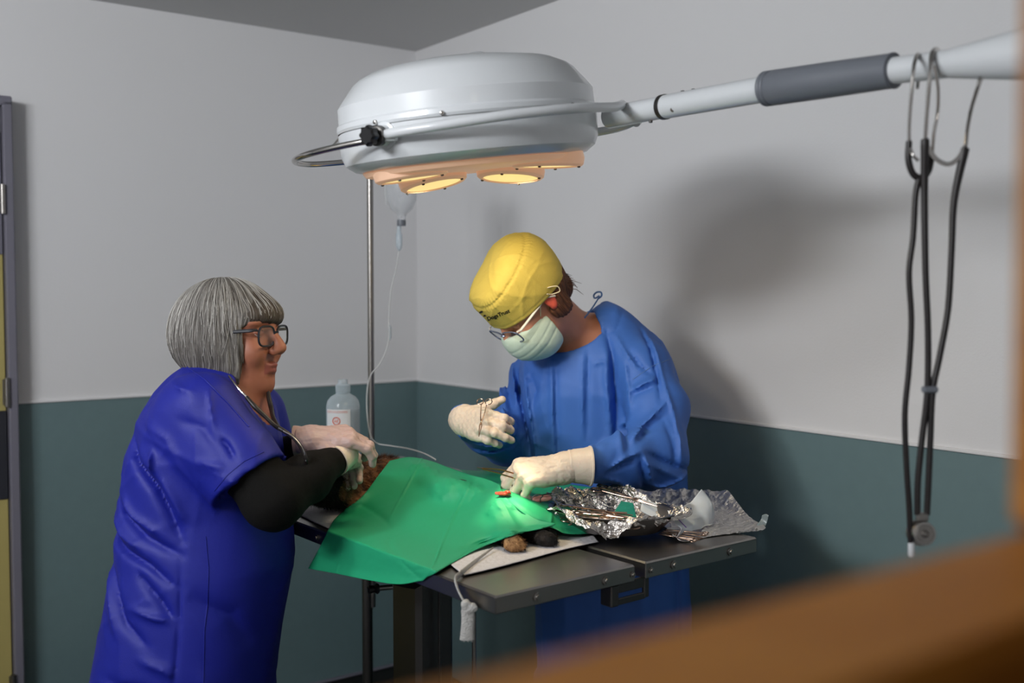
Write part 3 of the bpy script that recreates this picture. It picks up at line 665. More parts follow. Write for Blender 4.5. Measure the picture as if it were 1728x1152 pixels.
# ================================================================== people
def frame(fwd, up):
    f = Vector(fwd).normalized(); u = Vector(up); u = (u - f * u.dot(f)).normalized(); l = u.cross(f)
    return np.array([list(f), list(l), list(u)]).T      # columns: forward, left, up
def head_sdf(Q, fem=False):
    "Q in head space (x forward, y left, z up, origin between the ears), adult head"
    d = ell(Q, (-.012, 0, .048), (.094, .074, .084))
    d = smin(d, ell(Q, (.030, 0, -.012), (.058, .058, .088)), .03)
    d = smin(d, ell(Q, (.040, 0, .05), (.055, .062, .055)), .02)
    d = smin(d, ell(Q, (.040, 0, -.062), (.046, .046, .034)), .03)
    d = smin(d, ell(Q, (.078, 0, -.088), (.017, .02, .016)), .025)
    for s in (-1, 1):
        d = smin(d, ell(Q, (.064, s * .034, -.016), (.032, .026, .032)), .018)
        d = smin(d, ell(Q, (.074, s * .028, .045), (.018, .03, .010)), .012)
        d = smax(d, -(np.linalg.norm(Q - np.array((.103, s * .033, .024)), axis=1) - .0175), .012)
        d = smin(d, np.linalg.norm(Q - np.array((.0765, s * .0325, .026)), axis=1) - .0128, .002)
        e = ell(Q, (-.006, s * .077, .006), (.016, .008, .026)); e = smax(e, -ell(Q, (-.002, s * .086, .008), (.009, .006, .016)), .004); e = smin(e, ell(Q, (-.002, s * .077, -.014), (.009, .006, .010)), .006)
        d = smin(d, e, .006)
        d = smin(d, ell(Q, (.104, s * .011, -.014), (.012, .0075, .0085)), .005)
    d = smin(d, cone(Q, (.090, 0, .034), (.116, 0, -.006), .008, .0115), .012)
    d = smin(d, ell(Q, (.092, 0, -.043), (.012, .021, .006)), .009)
    d = smin(d, ell(Q, (.090, 0, -.055), (.012, .018, .0065)), .009)
    d = smax(d, -ell(Q, (.108, 0, -.0487), (.009, .022, .0013)), .003)
    d = smax(d, -ell(Q, (.1, 0, -.069), (.006, .018, .005)), .008)
    return d
def hand_joints(curl, spread=0, thumb=((.022, .026, -.008), (.050, .046, -.02), (.080, .054, -.03), (.104, .052, -.036)), sc_=1.0):
    "local joints: x fingers, y thumb side, z back of hand. curl: four (mcp, pip, dip) in degrees, index..little"
    base = [(.092, .027, 0), (.096, .008, .002), (.090, -.012, .001), (.080, -.030, -.003)]
    ln = [(.044, .026, .02), (.049, .030, .021), (.045, .028, .021), (.035, .020, .019)]
    out = []
    for i in range(4):
        p = np.array(base[i]); pts = [p.copy()]; a = 0; az = math.radians(spread * (1.5 - i))
        for c, l in zip(curl[i], ln[i]):
            a += math.radians(c); dv = np.array((math.cos(a) * math.cos(az), math.cos(a) * math.sin(az) if math.cos(a) > 0 else 0, -math.sin(a))); dv /= np.linalg.norm(dv); p = p + dv * l; pts.append(p.copy())
        out.append([q * sc_ for q in pts])
    return out, [np.array(t) * sc_ for t in thumb]
def make_hand(name, m, parent, wrist, xdir, zdir, thumb_side, curl, spread=2, thumb=None, sc_=1.0, cuff=None, h=.0016, cuffm=None, nails=False):
    """one gloved hand; thumb_side +1/-1: the y axis is thumb_side * (z x x)"""
    x = A3(Vector(xdir).normalized()); z = A3(Vector(zdir)); z = z - x * (z @ x); z /= np.linalg.norm(z); y = np.cross(z, x) * thumb_side
    R = np.stack([x, y, z], 1); W = A3(wrist)
    fj, tj = hand_joints(curl, spread, thumb, sc_) if thumb is not None else hand_joints(curl, spread, sc_=sc_)
    rf = [(.0105, .0092, .0083, .0072), (.0108, .0095, .0085, .0074), (.0102, .009, .008, .007), (.0092, .008, .0072, .0062)]
    def f(P):
        Q = (P - W) @ R
        if sc_ != 1: pass
        d = cone(Q, (0, .010, -.002), (0, -.010, -.002), .024, .022)
        d = smin(d, cone(Q, (-.03, 0.0, -.002), (0, 0, -.002), .025, .026), .02)
        for i in range(4):
            b = fj[i][0]; d = smin(d, cone(Q, (.01, b[1] * .4, -.004), b, .021, .0125), .012)
        d = smin(d, cone(Q, (.02, .014, -.012), (.055, .022, -.014), .018, .012), .012)       # thumb ball
        d = smin(d, cone(Q, (.02, -.016, -.010), (.055, -.024, -.010), .015, .012), .012)
        for i in range(4):
            c = None
            for k in range(3):
                q = cone(Q, fj[i][k], fj[i][k + 1], rf[i][k], rf[i][k + 1]); c = q if c is None else smin(c, q, .003)
            c = smin(c, np.linalg.norm(Q - fj[i][1], axis=1) - rf[i][1] * 1.07, .003)
            d = smin(d, c, .005) if True else d
        t = None
        for k, (r1, r2) in enumerate(((.017, .0125), (.0125, .0105), (.0105, .0085))):
            q = cone(Q, tj[k], tj[k + 1], r1, r2); t = q if t is None else smin(t, q, .005)
        d = smin(d, t, .006)
        d = d + .0007 * ridged(P, 160, 3) + .0005 * ridged(P, 330, 5)
        return d
    pts = np.array([W] + [W + R @ q for fg in fj for q in fg] + [W + R @ q for q in tj] + [W - x * .06])
    lo = pts.min(0) - .035; hi = pts.max(0) + .035
    def fc(P):
        d = f(P); Q = (P - W) @ R; return smax(d, -(Q[:, 0] + .03), .004)
    o = sdfobj(name, fc, lo, hi, h, m, parent)
    to = lambda q: Vector(W + R @ np.array(q, float))
    return o, to, fj, tj

# ------------------------------------------------------------------ woman in royal blue scrubs
Yw = 2.2
HO = A3(at(391, 579, Yw)); HM = frame((.955, -.27, -.01), (.03, 0, 1))
wom = empty('person', Vector((at(330, 900, Yw).x, Yw, 0)), 'person with a grey bob and glasses in royal blue scrubs leaning over the table', 'person')
def Hw(q): return Vector(HO + HM @ np.array(q, float))
SHn = at(345, 690, 2.04); ELn = at(462, 846, 1.99); WRn = at(572, 772, 2.16)
SHf = at(425, 700, 2.36); ELf = at(452, 800, 2.38); WRf = at(512, 744, 2.19)
tor = [(1152, 160, 458), (1060, 177, 474), (1000, 188, 485), (940, 199, 494), (900, 202, 491), (830, 207, 484), (760, 221, 474), (700, 243, 462), (660, 262, 447), (625, 290, 425), (606, 305, 400)]
def torso_tab(rows, Y, ry, dyc=0):
    T_ = []
    for (py, xl, xr) in rows:
        a = at(xl, py, Y); b = at(xr, py, Y); T_.append((a.z, (a.x + b.x) / 2, (b.x - a.x) / 2))
    T_.sort(); return np.array(T_)
TW_ = torso_tab(tor, 2.17, .17)
TW_ = np.vstack([[(.02, TW_[0, 1] - .01, .09), (.45, TW_[0, 1] - .005, .17), (.62, TW_[0, 1], .19)], TW_])
def loft(P, tab, yc, ry, rz0=None, top=None, ex=2.3):
    z = P[:, 2]; cx = np.interp(z, tab[:, 0], tab[:, 1]); rx = np.interp(z, tab[:, 0], tab[:, 2])
    yy = yc(z) if callable(yc) else yc; r2 = ry(z) if callable(ry) else ry
    k = (np.abs((P[:, 0] - cx) / rx) ** ex + np.abs((P[:, 1] - yy) / r2) ** ex) ** (1 / ex)
    d = (k - 1) * np.minimum(rx, r2)
    return smax(d, z - tab[-1, 0], .05) if top is None else smax(d, z - top, .05)
ryw = lambda z: np.interp(z, [0, .5, .75, .95, 1.1, 1.22, 1.30, 1.36, 1.42], [.1, .19, .21, .2, .19, .20, .17, .11, .07])
foldsW = foldfn([
    ([(256, 728), (272, 756), (291, 776), (313, 797), (332, 832), (352, 880)], .010, -.017), ([(302, 738), (304, 756), (305, 778)], .005, .010), ([(318, 780), (340, 815), (356, 850)], .010, .007),
    ([(216, 800), (228, 820), (248, 848), (294, 876), (352, 901)], .009, -.016), ([(236, 815), (268, 845), (318, 868)], .009, .008), ([(200, 860), (218, 878), (240, 897), (300, 918), (345, 950)], .009, -.015), ([(212, 850), (240, 875), (290, 895)], .007, .007),
    ([(214, 925), (240, 970), (262, 1010), (300, 1040)], .009, -.011), ([(205, 945), (225, 985), (245, 1030)], .008, .007), ([(280, 930), (320, 970), (345, 1005)], .009, -.010), ([(272, 985), (310, 995), (342, 1000)], .007, .008),
    ([(420, 716), (432, 728), (446, 748)], .006, -.010), ([(385, 750), (410, 755), (430, 758)], .007, .006), ([(395, 640), (402, 668), (410, 705)], .004, .005), ([(318, 630), (345, 640), (372, 646)], .006, .006), ([(290, 700), (330, 720), (355, 765)], .012, .005), ([(352, 690), (392, 700), (440, 760)], .010, -.005),
    ([(360, 960), (420, 1000), (450, 1060)], .02, -.009), ([(352, 905), (350, 1010), (340, 1152)], .0035, -.005), ([(290, 1060), (330, 1075), (344, 1085)], .01, .007), ([(230, 1100), (290, 1110), (330, 1130)], .013, -.008), ([(380, 1080), (400, 1120), (405, 1152)], .01, .006)], 2.17)
def arm_n(P, pad=0): return chain(P, [SHn, (SHn * .45 + ELn * .55), ELn, (ELn * .5 + WRn * .5), WRn], [.068 + pad, .06 + pad, .054 + pad, .047 + pad, .031 + pad], .03)
def arm_f(P, pad=0): return chain(P, [SHf, (SHf * .5 + ELf * .5), ELf, (ELf * .5 + WRf * .5), WRf], [.066 + pad, .058 + pad, .05 + pad, .042 + pad, .03 + pad], .03)
NB = at(372, 665, 2.2); NT = Vector(HO + HM @ np.array((-.01, 0, -.03)))
def wbody(P):
    Q = (P - HO) @ HM; d = head_sdf(Q, True)
    # fuller lower face and throat
    d = smin(d, ell(Q, (.028, 0, -.07), (.05, .052, .035)), .03)
    d = smin(d, cone(P, NT, NB, .056, .066), .04)
    d = smin(d, cone(P, NB, NB + Vector((0, 0, -.12)), .07, .11), .05)
    d = smin(d, smin(arm_n(P, -.008), arm_f(P, -.008), .001), .02)
    d = smin(d, loft(P, TW_, 2.18, lambda z: ryw(z) - .02) + .018, .03)
    return d
lo = (-1.02, 1.8, .0); hi = (-.30, 2.56, 1.64)
def wzone(Cc):
    Q = (Cc - HO) @ HM; lip = (Q[:, 0] > .082) & (np.abs(Q[:, 1]) < .024) & (Q[:, 2] < -.037) & (Q[:, 2] > -.0625)
    return lip.astype(np.int32)
def wbody_skin(P):
    return wbody(P)
# head is meshed finely together with neck and upper chest; the covered rest of the body too
wb = sdfobj('body', wbody_skin, (-.86, 1.80, .55), (-.30, 2.56, 1.62), .0035, [M['skin2'], M['lips']], wom, zone=wzone)
for s in (-1, 1):
    c = Hw((.0768, s * .0325, .026)); g = A3((HM @ np.array((1, -.05, -.25)))); g = Vector(g).normalized()
    mb = MB(); mb.lathe([(.0115, -.004), (.0128, 0.0), (.0122, .005), (.0095, .0095), (.0055, .0122)], c, g, 24); mb.lathe([(.0055, .0122), (.003, .0131), (0, .0133)], c, g, 24, mi=1)
    mb.build('eye', [M['eye'], M['iris']], wom)
    mb = MB(); mb.lathe([(.0139, -.001), (.0134, .0042), (.011, .0088), (.0075, .0117), (.004, .0133), (0, .0139)], c, Vector(HM @ np.array((.55, 0, .85))), 24); mb.build('eyelid', M['skin2'], wom)
    mb = MB(); mb.tube([Hw((.0885 - abs(t) * .006, s * (.0325 + t * .02), .047 + .004 * (1 - t * t))) for t in (-1, -.5, 0, .5, 1)], [.0012, .0025, .003, .0026, .001], 8, smooth=3, flat=.5); mb.build('eyebrow', M['black'], wom)
def in_neck(P, m=0):
    d = cone(P, NT, NB + Vector((0, -.01, -.01)), .066 + m, .088 + m)
    v = ell(P, at(428, 664, 2.17), (.05, .07, .085)); return smin(d, v, .02)
def hem(P):     # short sleeve opening, perpendicular to the upper arm
    ax = (ELn - SHn).normalized(); c = at(423, 809, 2.0); return (P - A3(c)) @ A3(ax)
def scrub(P):
    t = loft(P, TW_, 2.18, ryw)
    sh = cone(P, at(330, 708, 2.07), at(400, 695, 2.3), .078, .07); t = smin(t, sh, .05); t = smin(t, smax(arm_n(P, .006), hem(P), .004), .02); t = smin(t, cone(P, NB + Vector((0, 0, -.05)), NB + Vector((0, 0, -.14)), .075, .122), .03)
    sl = chain(P, [at(328, 700, 2.06), at(370, 755, 2.04), at(440, 838, 2.0)], [.082, .084, .084], .02); sl = smax(sl, hem(P), .004)
    sl = smax(sl, -smax(chain(P, [SHn, at(372, 745, 2.03), ELn], [.06, .066, .07], .02), -(hem(P) + .05), .003), .003)
    t = smin(t, sl, .018)
    axf = A3((ELf - SHf).normalized()); slf = smax(cone(P, SHf, ELf, .08, .078), (P - A3(SHf * .35 + ELf * .65)) @ axf, .004); t = smin(t, slf, .02)
    d = smax(t, -in_neck(P), .006)
    Q = (P - HO) @ HM
    near = P[:, 1] < 2.25
    d = d - np.where(near, foldsW(P), 0) - .0014 * ridged(P, 16, 11) - .0085 * crease(P, 9, 13) - .0050 * crease(P, 20, 14)
    d = smax(d, -(P[:, 2] - .62), .004)
    return d
so = sdfobj('scrub_top', scrub, (-1.04, 1.82, .60), (-.36, 2.52, 1.46), .0046, M['scrub'], wom)
def sm(f, *pts, **k): mb = MB(); mb.tube(pts, **k); return mb
# stitched seam of the sleeve hem and side seam as raised lines on the cloth
def surf(bvh, p, d, off=.0006):
    h = bvh.ray_cast(Vector(p), Vector(d)); return None if h[0] is None else h[0] + h[1] * off
def bvh_of(o):
    me = o.data; ow = WO[o.name]; return BVHTree.FromPolygons([v.co + ow for v in me.vertices], [tuple(p.vertices) for p in me.polygons])
bs = bvh_of(so)
eye = Vector((0, 0, EYE))
def project(bvh, px, py, off=.0006):
    d = (at(px, py, 3) - eye).normalized(); return surf(bvh, eye + d * 1.2, d, off)
def seam(bvh, pts, r, name, m, par, step=6, off=.0004):
    L = []
    for (a, b) in zip(pts, pts[1:]):
        n = max(1, int(math.hypot(b[0] - a[0], b[1] - a[1]) / step))
        for i in range(n): L.append((a[0] + (b[0] - a[0]) * i / n, a[1] + (b[1] - a[1]) * i / n))
    L.append(pts[-1]); q = [project(bvh, x, y, off) for x, y in L]; q = [p for p in q if p is not None]
    mb = MB(); mb.tube(q, r, 6); return mb.build(name, m, par)
seam(bs, [(347, 905), (352, 960), (350, 1020), (345, 1060), (343, 1150)], .0012, 'side_seam', M['scrub'], so)
seam(bs, [(362, 828), (385, 800), (412, 778), (445, 762)], .0010, 'hem_seam', M['scrub'], so)
seam(bs, [(305, 612), (345, 640), (385, 680), (420, 720)], .0014, 'neck_binding', M['scrub'], so)
def trous(P):
    d = None
    for s in (-1, 1):
        c = chain(P, [Vector((-.69, 2.17 + s * .1, .66)), Vector((-.70, 2.17 + s * .1, .45)), Vector((-.71, 2.17 + s * .1, .09))], [.115, .1, .085], .04); d = c if d is None else smin(d, c, .03)
    return smax(d, -(P[:, 2] - .06), .01)
sdfobj('trousers', trous, (-.9, 1.9, .03), (-.5, 2.45, .98), .012, M['scrub'], wom)
for s in (-1, 1):
    y = 2.17 + s * .1
    sdfobj('shoe', lambda P: smax(smin(ell(P, (-.66, y, .035), (.13, .05, .05)), ell(P, (-.72, y, .06), (.06, .045, .06)), .02), -(P[:, 2] - .003), .006), (-.85, y - .08, -.01), (-.5, y + .08, .15), .008, M['black'], wom)
def slv(near):
    def f(P):
        d = smax(arm_n(P), -(hem(P) + .018), .004) if near else smax(arm_f(P), .02 - (P[:, 0] - SHf.x), .004)
        d = d - .0022 * ridged(P, 38, 21) - .0020 * crease(P, 40, 22)
        c, n = (WRn, WRn - ELn) if near else (WRf, WRf - ELf)
        n = A3(n.normalized()); nr = np.linalg.norm(P - A3(c), axis=1) < .09; return np.where(nr, smax(d, (P - A3(c)) @ n - .004, .003), d)
    return f
for near in (True, False): sdfobj('black_sleeve', slv(near), (-.72, 1.86, 1.0), (-.28, 2.52, 1.36), .004, M['sleeve'], wom)
# hair: a bob, longer to the front, with combed strands
def hair(P):
    Q = (P - HO) @ HM; x, y, z = Q[:, 0], Q[:, 1], Q[:, 2]
    d = ell(Q, (-.016, 0, .040), (.114, .094, .098))
    d = smin(d, ell(Q, (-.034, 0, .0), (.096, .098, .088)), .04)
    side = ell(Q, (.006, 0, -.045), (.084, .091, .095)); d = smin(d, side, .035)
    d = smin(d, ell(Q, (.062, 0, .062), (.045, .066, .032)), .02)                  # fringe
    # opening for the face
    face = np.maximum.reduce([.040 + .10 * np.clip(.03 - z, 0, 1) * 0 - x + .35 * np.clip(z - .0, -.09, .06) * 0, z - .042 - .25 * (x - .09), -(z + .2)])
    fcut = np.maximum(np.minimum(np.maximum(.034 - x, np.abs(y) - .060), .072 + .15 * np.clip(z, -.1, .03) - x), z - (.040 + .30 * (x - .085)))
    d = smax(d, -fcut, .008)
    bot = -.092 + np.where(x < -.0, -.42 * x, .05 * x); d = smax(d, (bot - z), .012)
    # strands fall from the crown
    cx, cy = x + .035, y - .015; phi = np.arctan2(cy, cx); rr = np.sqrt(cx ** 2 + cy ** 2)
    w1 = .35 * noise(Q, 22, 61)
    st_ = np.sin(phi * 46 + w1 * 5) + .7 * np.sin(phi * 83 + 2 + w1 * 7 + z * 15) + .5 * np.sin(phi * 131 + w1 * 9)
    d = d - .0007 * st_ * np.clip(rr / .05, 0, 1) - .0042 * noise(Q * np.array((1, 1, .35)), 50, 65)
    return d
def hairmat(name, cols, ax, org, scale=1.0):
    m = bpy.data.materials.new(name); m.use_nodes = True; nt = m.node_tree; N = nt.nodes; L = nt.links; b = N['Principled BSDF']; b.inputs['Roughness'].default_value = .48; b.inputs['Specular IOR Level'].default_value = .35
    g = N.new('ShaderNodeNewGeometry'); 
    sub = N.new('ShaderNodeVectorMath'); sub.operation = 'SUBTRACT'; sub.inputs[1].default_value = org; L.new(g.outputs['Position'], sub.inputs[0])
    def dot(v):
        n = N.new('ShaderNodeVectorMath'); n.operation = 'DOT_PRODUCT'; n.inputs[1].default_value = v; L.new(sub.outputs[0], n.inputs[0]); return n.outputs['Value']
    X = dot(tuple(ax[:, 0])); Y_ = dot(tuple(ax[:, 1])); Z = dot(tuple(ax[:, 2]))
    at2 = N.new('ShaderNodeMath'); at2.operation = 'ARCTAN2'; L.new(Y_, at2.inputs[0]); L.new(X, at2.inputs[1])
    sc2 = N.new('ShaderNodeMath'); sc2.operation = 'MULTIPLY'; sc2.inputs[1].default_value = 34 * scale; L.new(at2.outputs[0], sc2.inputs[0])
    zz_ = N.new('ShaderNodeMath'); zz_.operation = 'MULTIPLY'; zz_.inputs[1].default_value = 9; L.new(Z, zz_.inputs[0])
    wn_ = N.new('ShaderNodeTexNoise'); wn_.inputs['Scale'].default_value = 16; wn_.inputs['Detail'].default_value = 1; L.new(sub.outputs[0], wn_.inputs[0]); wm = N.new('ShaderNodeMath'); wm.operation = 'MULTIPLY_ADD'; wm.inputs[1].default_value = 5.5 * scale; L.new(wn_.outputs[0], wm.inputs[0]); L.new(sc2.outputs[0], wm.inputs[2])
    cb = N.new('ShaderNodeCombineXYZ'); L.new(wm.outputs[0], cb.inputs[0]); L.new(zz_.outputs[0], cb.inputs[1])
    n = N.new('ShaderNodeTexNoise'); n.inputs['Scale'].default_value = 1.6; n.inputs['Detail'].default_value = 7; n.inputs['Roughness'].default_value = .75; L.new(cb.outputs[0], n.inputs[0])
    r = N.new('ShaderNodeValToRGB'); L.new(n.outputs[0], r.inputs[0]); e = r.color_ramp.elements
    e[0].position = .36; e[0].color = srgb(*cols[0]); e[1].position = .68; e[1].color = srgb(*cols[2]); q = e.new(.5); q.color = srgb(*cols[1])
    L.new(r.outputs[0], b.inputs['Base Color']); bp = N.new('ShaderNodeBump'); bp.inputs['Strength'].default_value = .7; bp.inputs['Distance'].default_value = .004; L.new(n.outputs[0], bp.inputs['Height']); L.new(bp.outputs[0], b.inputs['Normal'])
    return m
HC = Vector(HO + HM @ np.array((-.035, .015, 0)))
grey_hair = hairmat('grey_hair', [(30, 26, 24), (98, 93, 88), (188, 184, 178)], HM, HC)
brown_fr = hairmat('fringe_brown', [(38, 30, 26), (72, 62, 54), (120, 112, 104)], HM, HC)
def hzone(Cc):
    Q = (Cc - HO) @ HM; return ((Q[:, 0] + .35 * (Q[:, 2] - .06) + .012 * noise(Q, 60, 3) > .075) & (Q[:, 2] < .11)).astype(np.int32)
hr = sdfobj('hair', hair, A3(HO) - .155, A3(HO) + .17, .0026, [grey_hair, brown_fr], wom, zone=hzone)
bh = bvh_of(hr)
# loose strands lying on the bob
mb = MB(); r_ = np.random.default_rng(4)
for i in range(520):
    ph0 = r_.uniform(-PI, PI); pts = []; wob = r_.uniform(-.35, .35); t0 = r_.uniform(.05, .9); t1 = min(1.75, t0 + r_.uniform(.5, 1.1))
    for t in np.linspace(t0, t1, 9):
        ph1 = ph0 + wob * (t - t0) ** 2 * .5; dv = np.array((math.sin(t) * math.cos(ph1), math.sin(t) * math.sin(ph1), math.cos(t))); dw = Vector(HM @ dv)
        h = bh.ray_cast(HC + dw * .3 + Vector((0, 0, 0)), -dw)
        if h[0] is None: break
        Q = HM.T @ (A3(h[0]) - HO)
        if Q[0] > .055 and Q[2] < .05: break
        pts.append(h[0] + h[1] * .0007)
    if len(pts) > 3 and all((a - b).length < .03 for a, b in zip(pts, pts[1:])): mb.tube(pts, .00045, 4, caps=False)
ss = mb.build('loose_strands', mat('silver_strand', (172, 168, 162), .45), hr); ss['kind'] = 'stuff'
# glasses
def glasses(name, par, Hf, m, mt, lensm, w_=.029, h_=.021, cx=.0335, cz=.022, x0=.101, rad=.0022, temple_end=-.02, half=False):
    mb = MB(); lm = MB()
    def lp(s, n=36):
        P_ = []
        for k in range(n):
            a = 2 * PI * k / n; e = 2 / 3.2; c_, s__ = math.cos(a), math.sin(a)
            yy = w_ * abs(c_) ** e * (1 if c_ > 0 else -1); z2 = h_ * abs(s__) ** e * (1 if s__ > 0 else -1)
            P_.append((x0 - .35 * abs(cx + yy) ** 1.6 * 1.3, s * (cx + yy), cz + z2 - .0 * yy))
        return P_
    for s in (-1, 1):
        q = lp(s); L_ = [Hf(p) for p in q]
        if half: mb.tube([L_[i] for i in list(range(34, 36)) + list(range(0, 20))], rad, 8, up=Hf((1, 0, 0)) - Hf((0, 0, 0)))
        else: mb.tube(L_ + [L_[0], L_[1]], rad, 8, caps=False, up=Hf((1, 0, 0)) - Hf((0, 0, 0)))
        c_ = Hf((x0 - .35 * cx ** 1.6 * 1.3, s * cx, cz)); n = len(L_); off = (Hf((.0006, 0, 0)) - Hf((0, 0, 0)))
        v = [c_ + off] + [p + off for p in L_] + [c_ - off] + [p - off for p in L_]; f = [(0, 1 + k, 1 + (k + 1) % n) for k in range(n)] + [(n + 1, n + 2 + (k + 1) % n, n + 2 + k) for k in range(n)]
        lm.add(v, f)
    mb.tube([Hf((x0 + .001, -.006, cz + .006)), Hf((x0 + .004, 0, cz + .009)), Hf((x0 + .001, .006, cz + .006))], rad * 1.1, 8, smooth=4)
    g = mb.build(name, m, par)
    for s in (-1, 1):
        mb = MB(); mb.tube([Hf((x0 - .008, s * (cx + w_), cz + .013)), Hf((x0 - .014, s * (cx + w_ + .008), cz + .013)), Hf((x0 - .02, s * .0735, cz + .012)), Hf((.03, s * .079, cz + .008)), Hf((.0, s * .082, cz + .006)), Hf((temple_end, s * .083, cz - .012))], [rad, rad * 1.1, rad * 1.1, rad, rad, rad * .9], 8, smooth=4, flat=1.6); mb.build('temple', mt, g)
    lm.build('lenses', lensm, g); return g
glm = thin('spectacle_lens', (200, 205, 215), .015, .03, .10)
glasses('glasses', wom, Hw, mat('dark_spectacle_frame', (34, 36, 44), .3), mat('dark_temple', (28, 30, 38), .55), glm, rad=.0023, w_=.0275, h_=.0205, x0=.103, cz=.018)
# her gloved hands, one resting on the other on the patient's shoulder
def spread_curl(a, b, c, inc=4): return [(a, b, c), (a + inc, b, c), (a + inc * 1.5, b + 3, c), (a + inc * 2, b + 4, c)]
xd = (at(590, 742, 2.24) - at(515, 738, 2.31)); 
hF, toF, _, _ = make_hand('glove', M['glove_pale'], wom, at(524, 741, 2.165), Vector((.97, .12, .06)), (-.05, -.5, 1), -1, [(28, 38, 24), (34, 42, 26), (38, 44, 28), (44, 44, 28)], 2,
    thumb=((.016, .022, -.006), (.034, .038, -.008), (.052, .043, -.012), (.070, .036, -.018)), sc_=.88)
hN, toN, _, _ = make_hand('glove', M['glove_pale'], wom, at(572, 770, 2.22), Vector((.02, .97, -.22)), (-.1, .1, 1), 1, [(30, 45, 25), (32, 46, 26), (34, 48, 28), (38, 50, 28)], 2, sc_=.84)
mb = MB(); axn = (WRn - ELn).normalized()
mb.lathe([(.030, -.034), (.0335, -.034), (.0335, -.030), (.031, -.01), (.029, .01), (.027, .012)], WRn + axn * .02, axn, 32); mb.build('glove_cuff', M['glove'], hN)
mb = MB(); axf = (WRf - ELf).normalized()
mb.lathe([(.029, -.024), (.033, -.024), (.033, -.02), (.030, -.006), (.028, .012), (.026, .014)], at(516, 743, 2.175), (.96, .05, .06), 32); mb.build('glove_cuff', M['glove_pale'], hF)
# stethoscope round her neck
sw = empty('stethoscope', at(470, 740, 2.05), 'black stethoscope with chrome ear tubes worn round the neck over blue scrubs', 'stethoscope')
mb = MB(); mb.tube([at(386, 634, 2.08), at(392, 642, 2.06), at(404, 657, 2.045), at(418, 672, 2.04)], [.002, .0023, .0023, .0023], 10, smooth=5); mb.build('ear_tube', M['chrome'], sw)
mb = MB(); mb.tube([at(450, 640, 2.2), at(452, 652, 2.18), at(453, 664, 2.16)], .0023, 10, smooth=4); mb.build('ear_tube', M['chrome'], sw)
mb = MB(); mb.tube([at(416, 670, 2.04), at(430, 686, 2.03), at(447, 702, 2.03), at(464, 718, 2.03), at(474, 724, 2.04)], [.004, .0052, .0044, .0044, .0044], 12, smooth=5)
mb.tube([at(453, 662, 2.16), at(454, 672, 2.15), at(458, 690, 2.13), at(461, 704, 2.09), at(470, 722, 2.04)], [.004, .0052, .005, .0044, .0044], 12, smooth=5)
mb.tube([at(466, 719, 2.035), at(484, 730, 2.03), at(499, 742, 2.03), at(510, 758, 2.03), at(516, 774, 2.03), at(517, 786, 2.04)], [.0046, .0042, .004, .004, .004, .004], 12, smooth=5)
mb.build('tubing', M['rubber'], sw)
mb = MB(); mb.tube([at(478, 727, 2.026), at(492, 735, 2.026), at(503, 745, 2.026), at(512, 760, 2.026), at(516, 778, 2.028)], .0014, 8, smooth=6); mb.build('tube_highlight', M['chrome'], sw)  # chrome line added to imitate the highlight along the black tube

# ------------------------------------------------------------------ surgeon
Ys = 2.5
pt = math.radians(54); fh = Vector((-.86, -.51, 0)).normalized()
FS = fh * math.cos(pt) - Vector((0, 0, math.sin(pt))); US = fh * math.sin(pt) + Vector((0, 0, math.cos(pt)))
SO = A3(at(898, 510, Ys)); SM = frame(FS, US); 
def Hs(q): return Vector(SO + SM @ np.array(q, float))
sur = empty('person', Vector((at(1010, 900, 2.68).x, 2.68, 0)), 'person in blue surgical gown, yellow cap and face mask bending over the table', 'person')
torS = [(1152, 902, 1176), (1060, 899, 1173), (950, 897, 1170), (850, 893, 1166), (800, 887, 1163), (740, 877, 1160), (680, 872, 1155), (640, 872, 1148), (605, 885, 1136), (575, 915, 1120), (545, 955, 1084), (520, 990, 1058), (504, 1004, 1044)]
ST = torso_tab(torS, 2.66, .17); b0_ = ST[0]
ST = np.vstack([[(.30, b0_[1], b0_[2] + .012), (.55, b0_[1], b0_[2] + .008)], ST])
ycS = lambda z: np.interp(z, [.3, .9, 1.2, 1.5], [2.70, 2.69, 2.67, 2.66]); ryS = lambda z: np.interp(z, [.3, .9, 1.1, 1.3, 1.4, 1.5], [.17, .165, .165, .17, .15, .09])
SHl = at(1086, 624, 2.54); MDl = at(1110, 690, 2.47); ELl = at(1106, 772, 2.37); WRl = at(985, 786, 2.21)
SHr = at(905, 645, 2.80); ELr = at(856, 742, 2.66); WRr = at(781, 708, 2.43)
NTs = Vector(SO + SM @ np.array((-.015, 0, -.03))); NBs = at(982, 582, 2.66)
def armsS(P, pad):
    l = chain(P, [SHl, MDl, ELl, (ELl + WRl) * .5, WRl], [.06 + pad, .055 + pad, .045 + pad, .04 + pad, .027 + pad], .03)
    r = chain(P, [SHr, ELr, (ELr + WRr) * .5, WRr], [.06 + pad, .045 + pad, .04 + pad, .027 + pad], .03)
    return l, r
def sbody(P):
    Q = (P - SO) @ SM; d = head_sdf(Q)
    d = smin(d, cone(P, NTs, NBs, .054, .064), .03)
    d = smin(d, cone(P, NBs, NBs + Vector((.02, .02, -.14)), .07, .12), .05)
    l, r = armsS(P, -.008); d = smin(d, smin(l, r, .001), .02)
    return smin(d, loft(P, ST, ycS, ryS) + .03, .03)
def szone(Cc):
    Q = (Cc - SO) @ SM; return ((np.abs(Q[:, 1]) > .0745) & (np.abs(Q[:, 0] + .004) < .03) & (np.abs(Q[:, 2]) < .04)).astype(np.int32)
sbo = sdfobj('body', sbody, (-.28, 2.05, .7), (.52, 2.98, 1.72), .004, [M['skin'], M['ear']], sur, zone=szone)
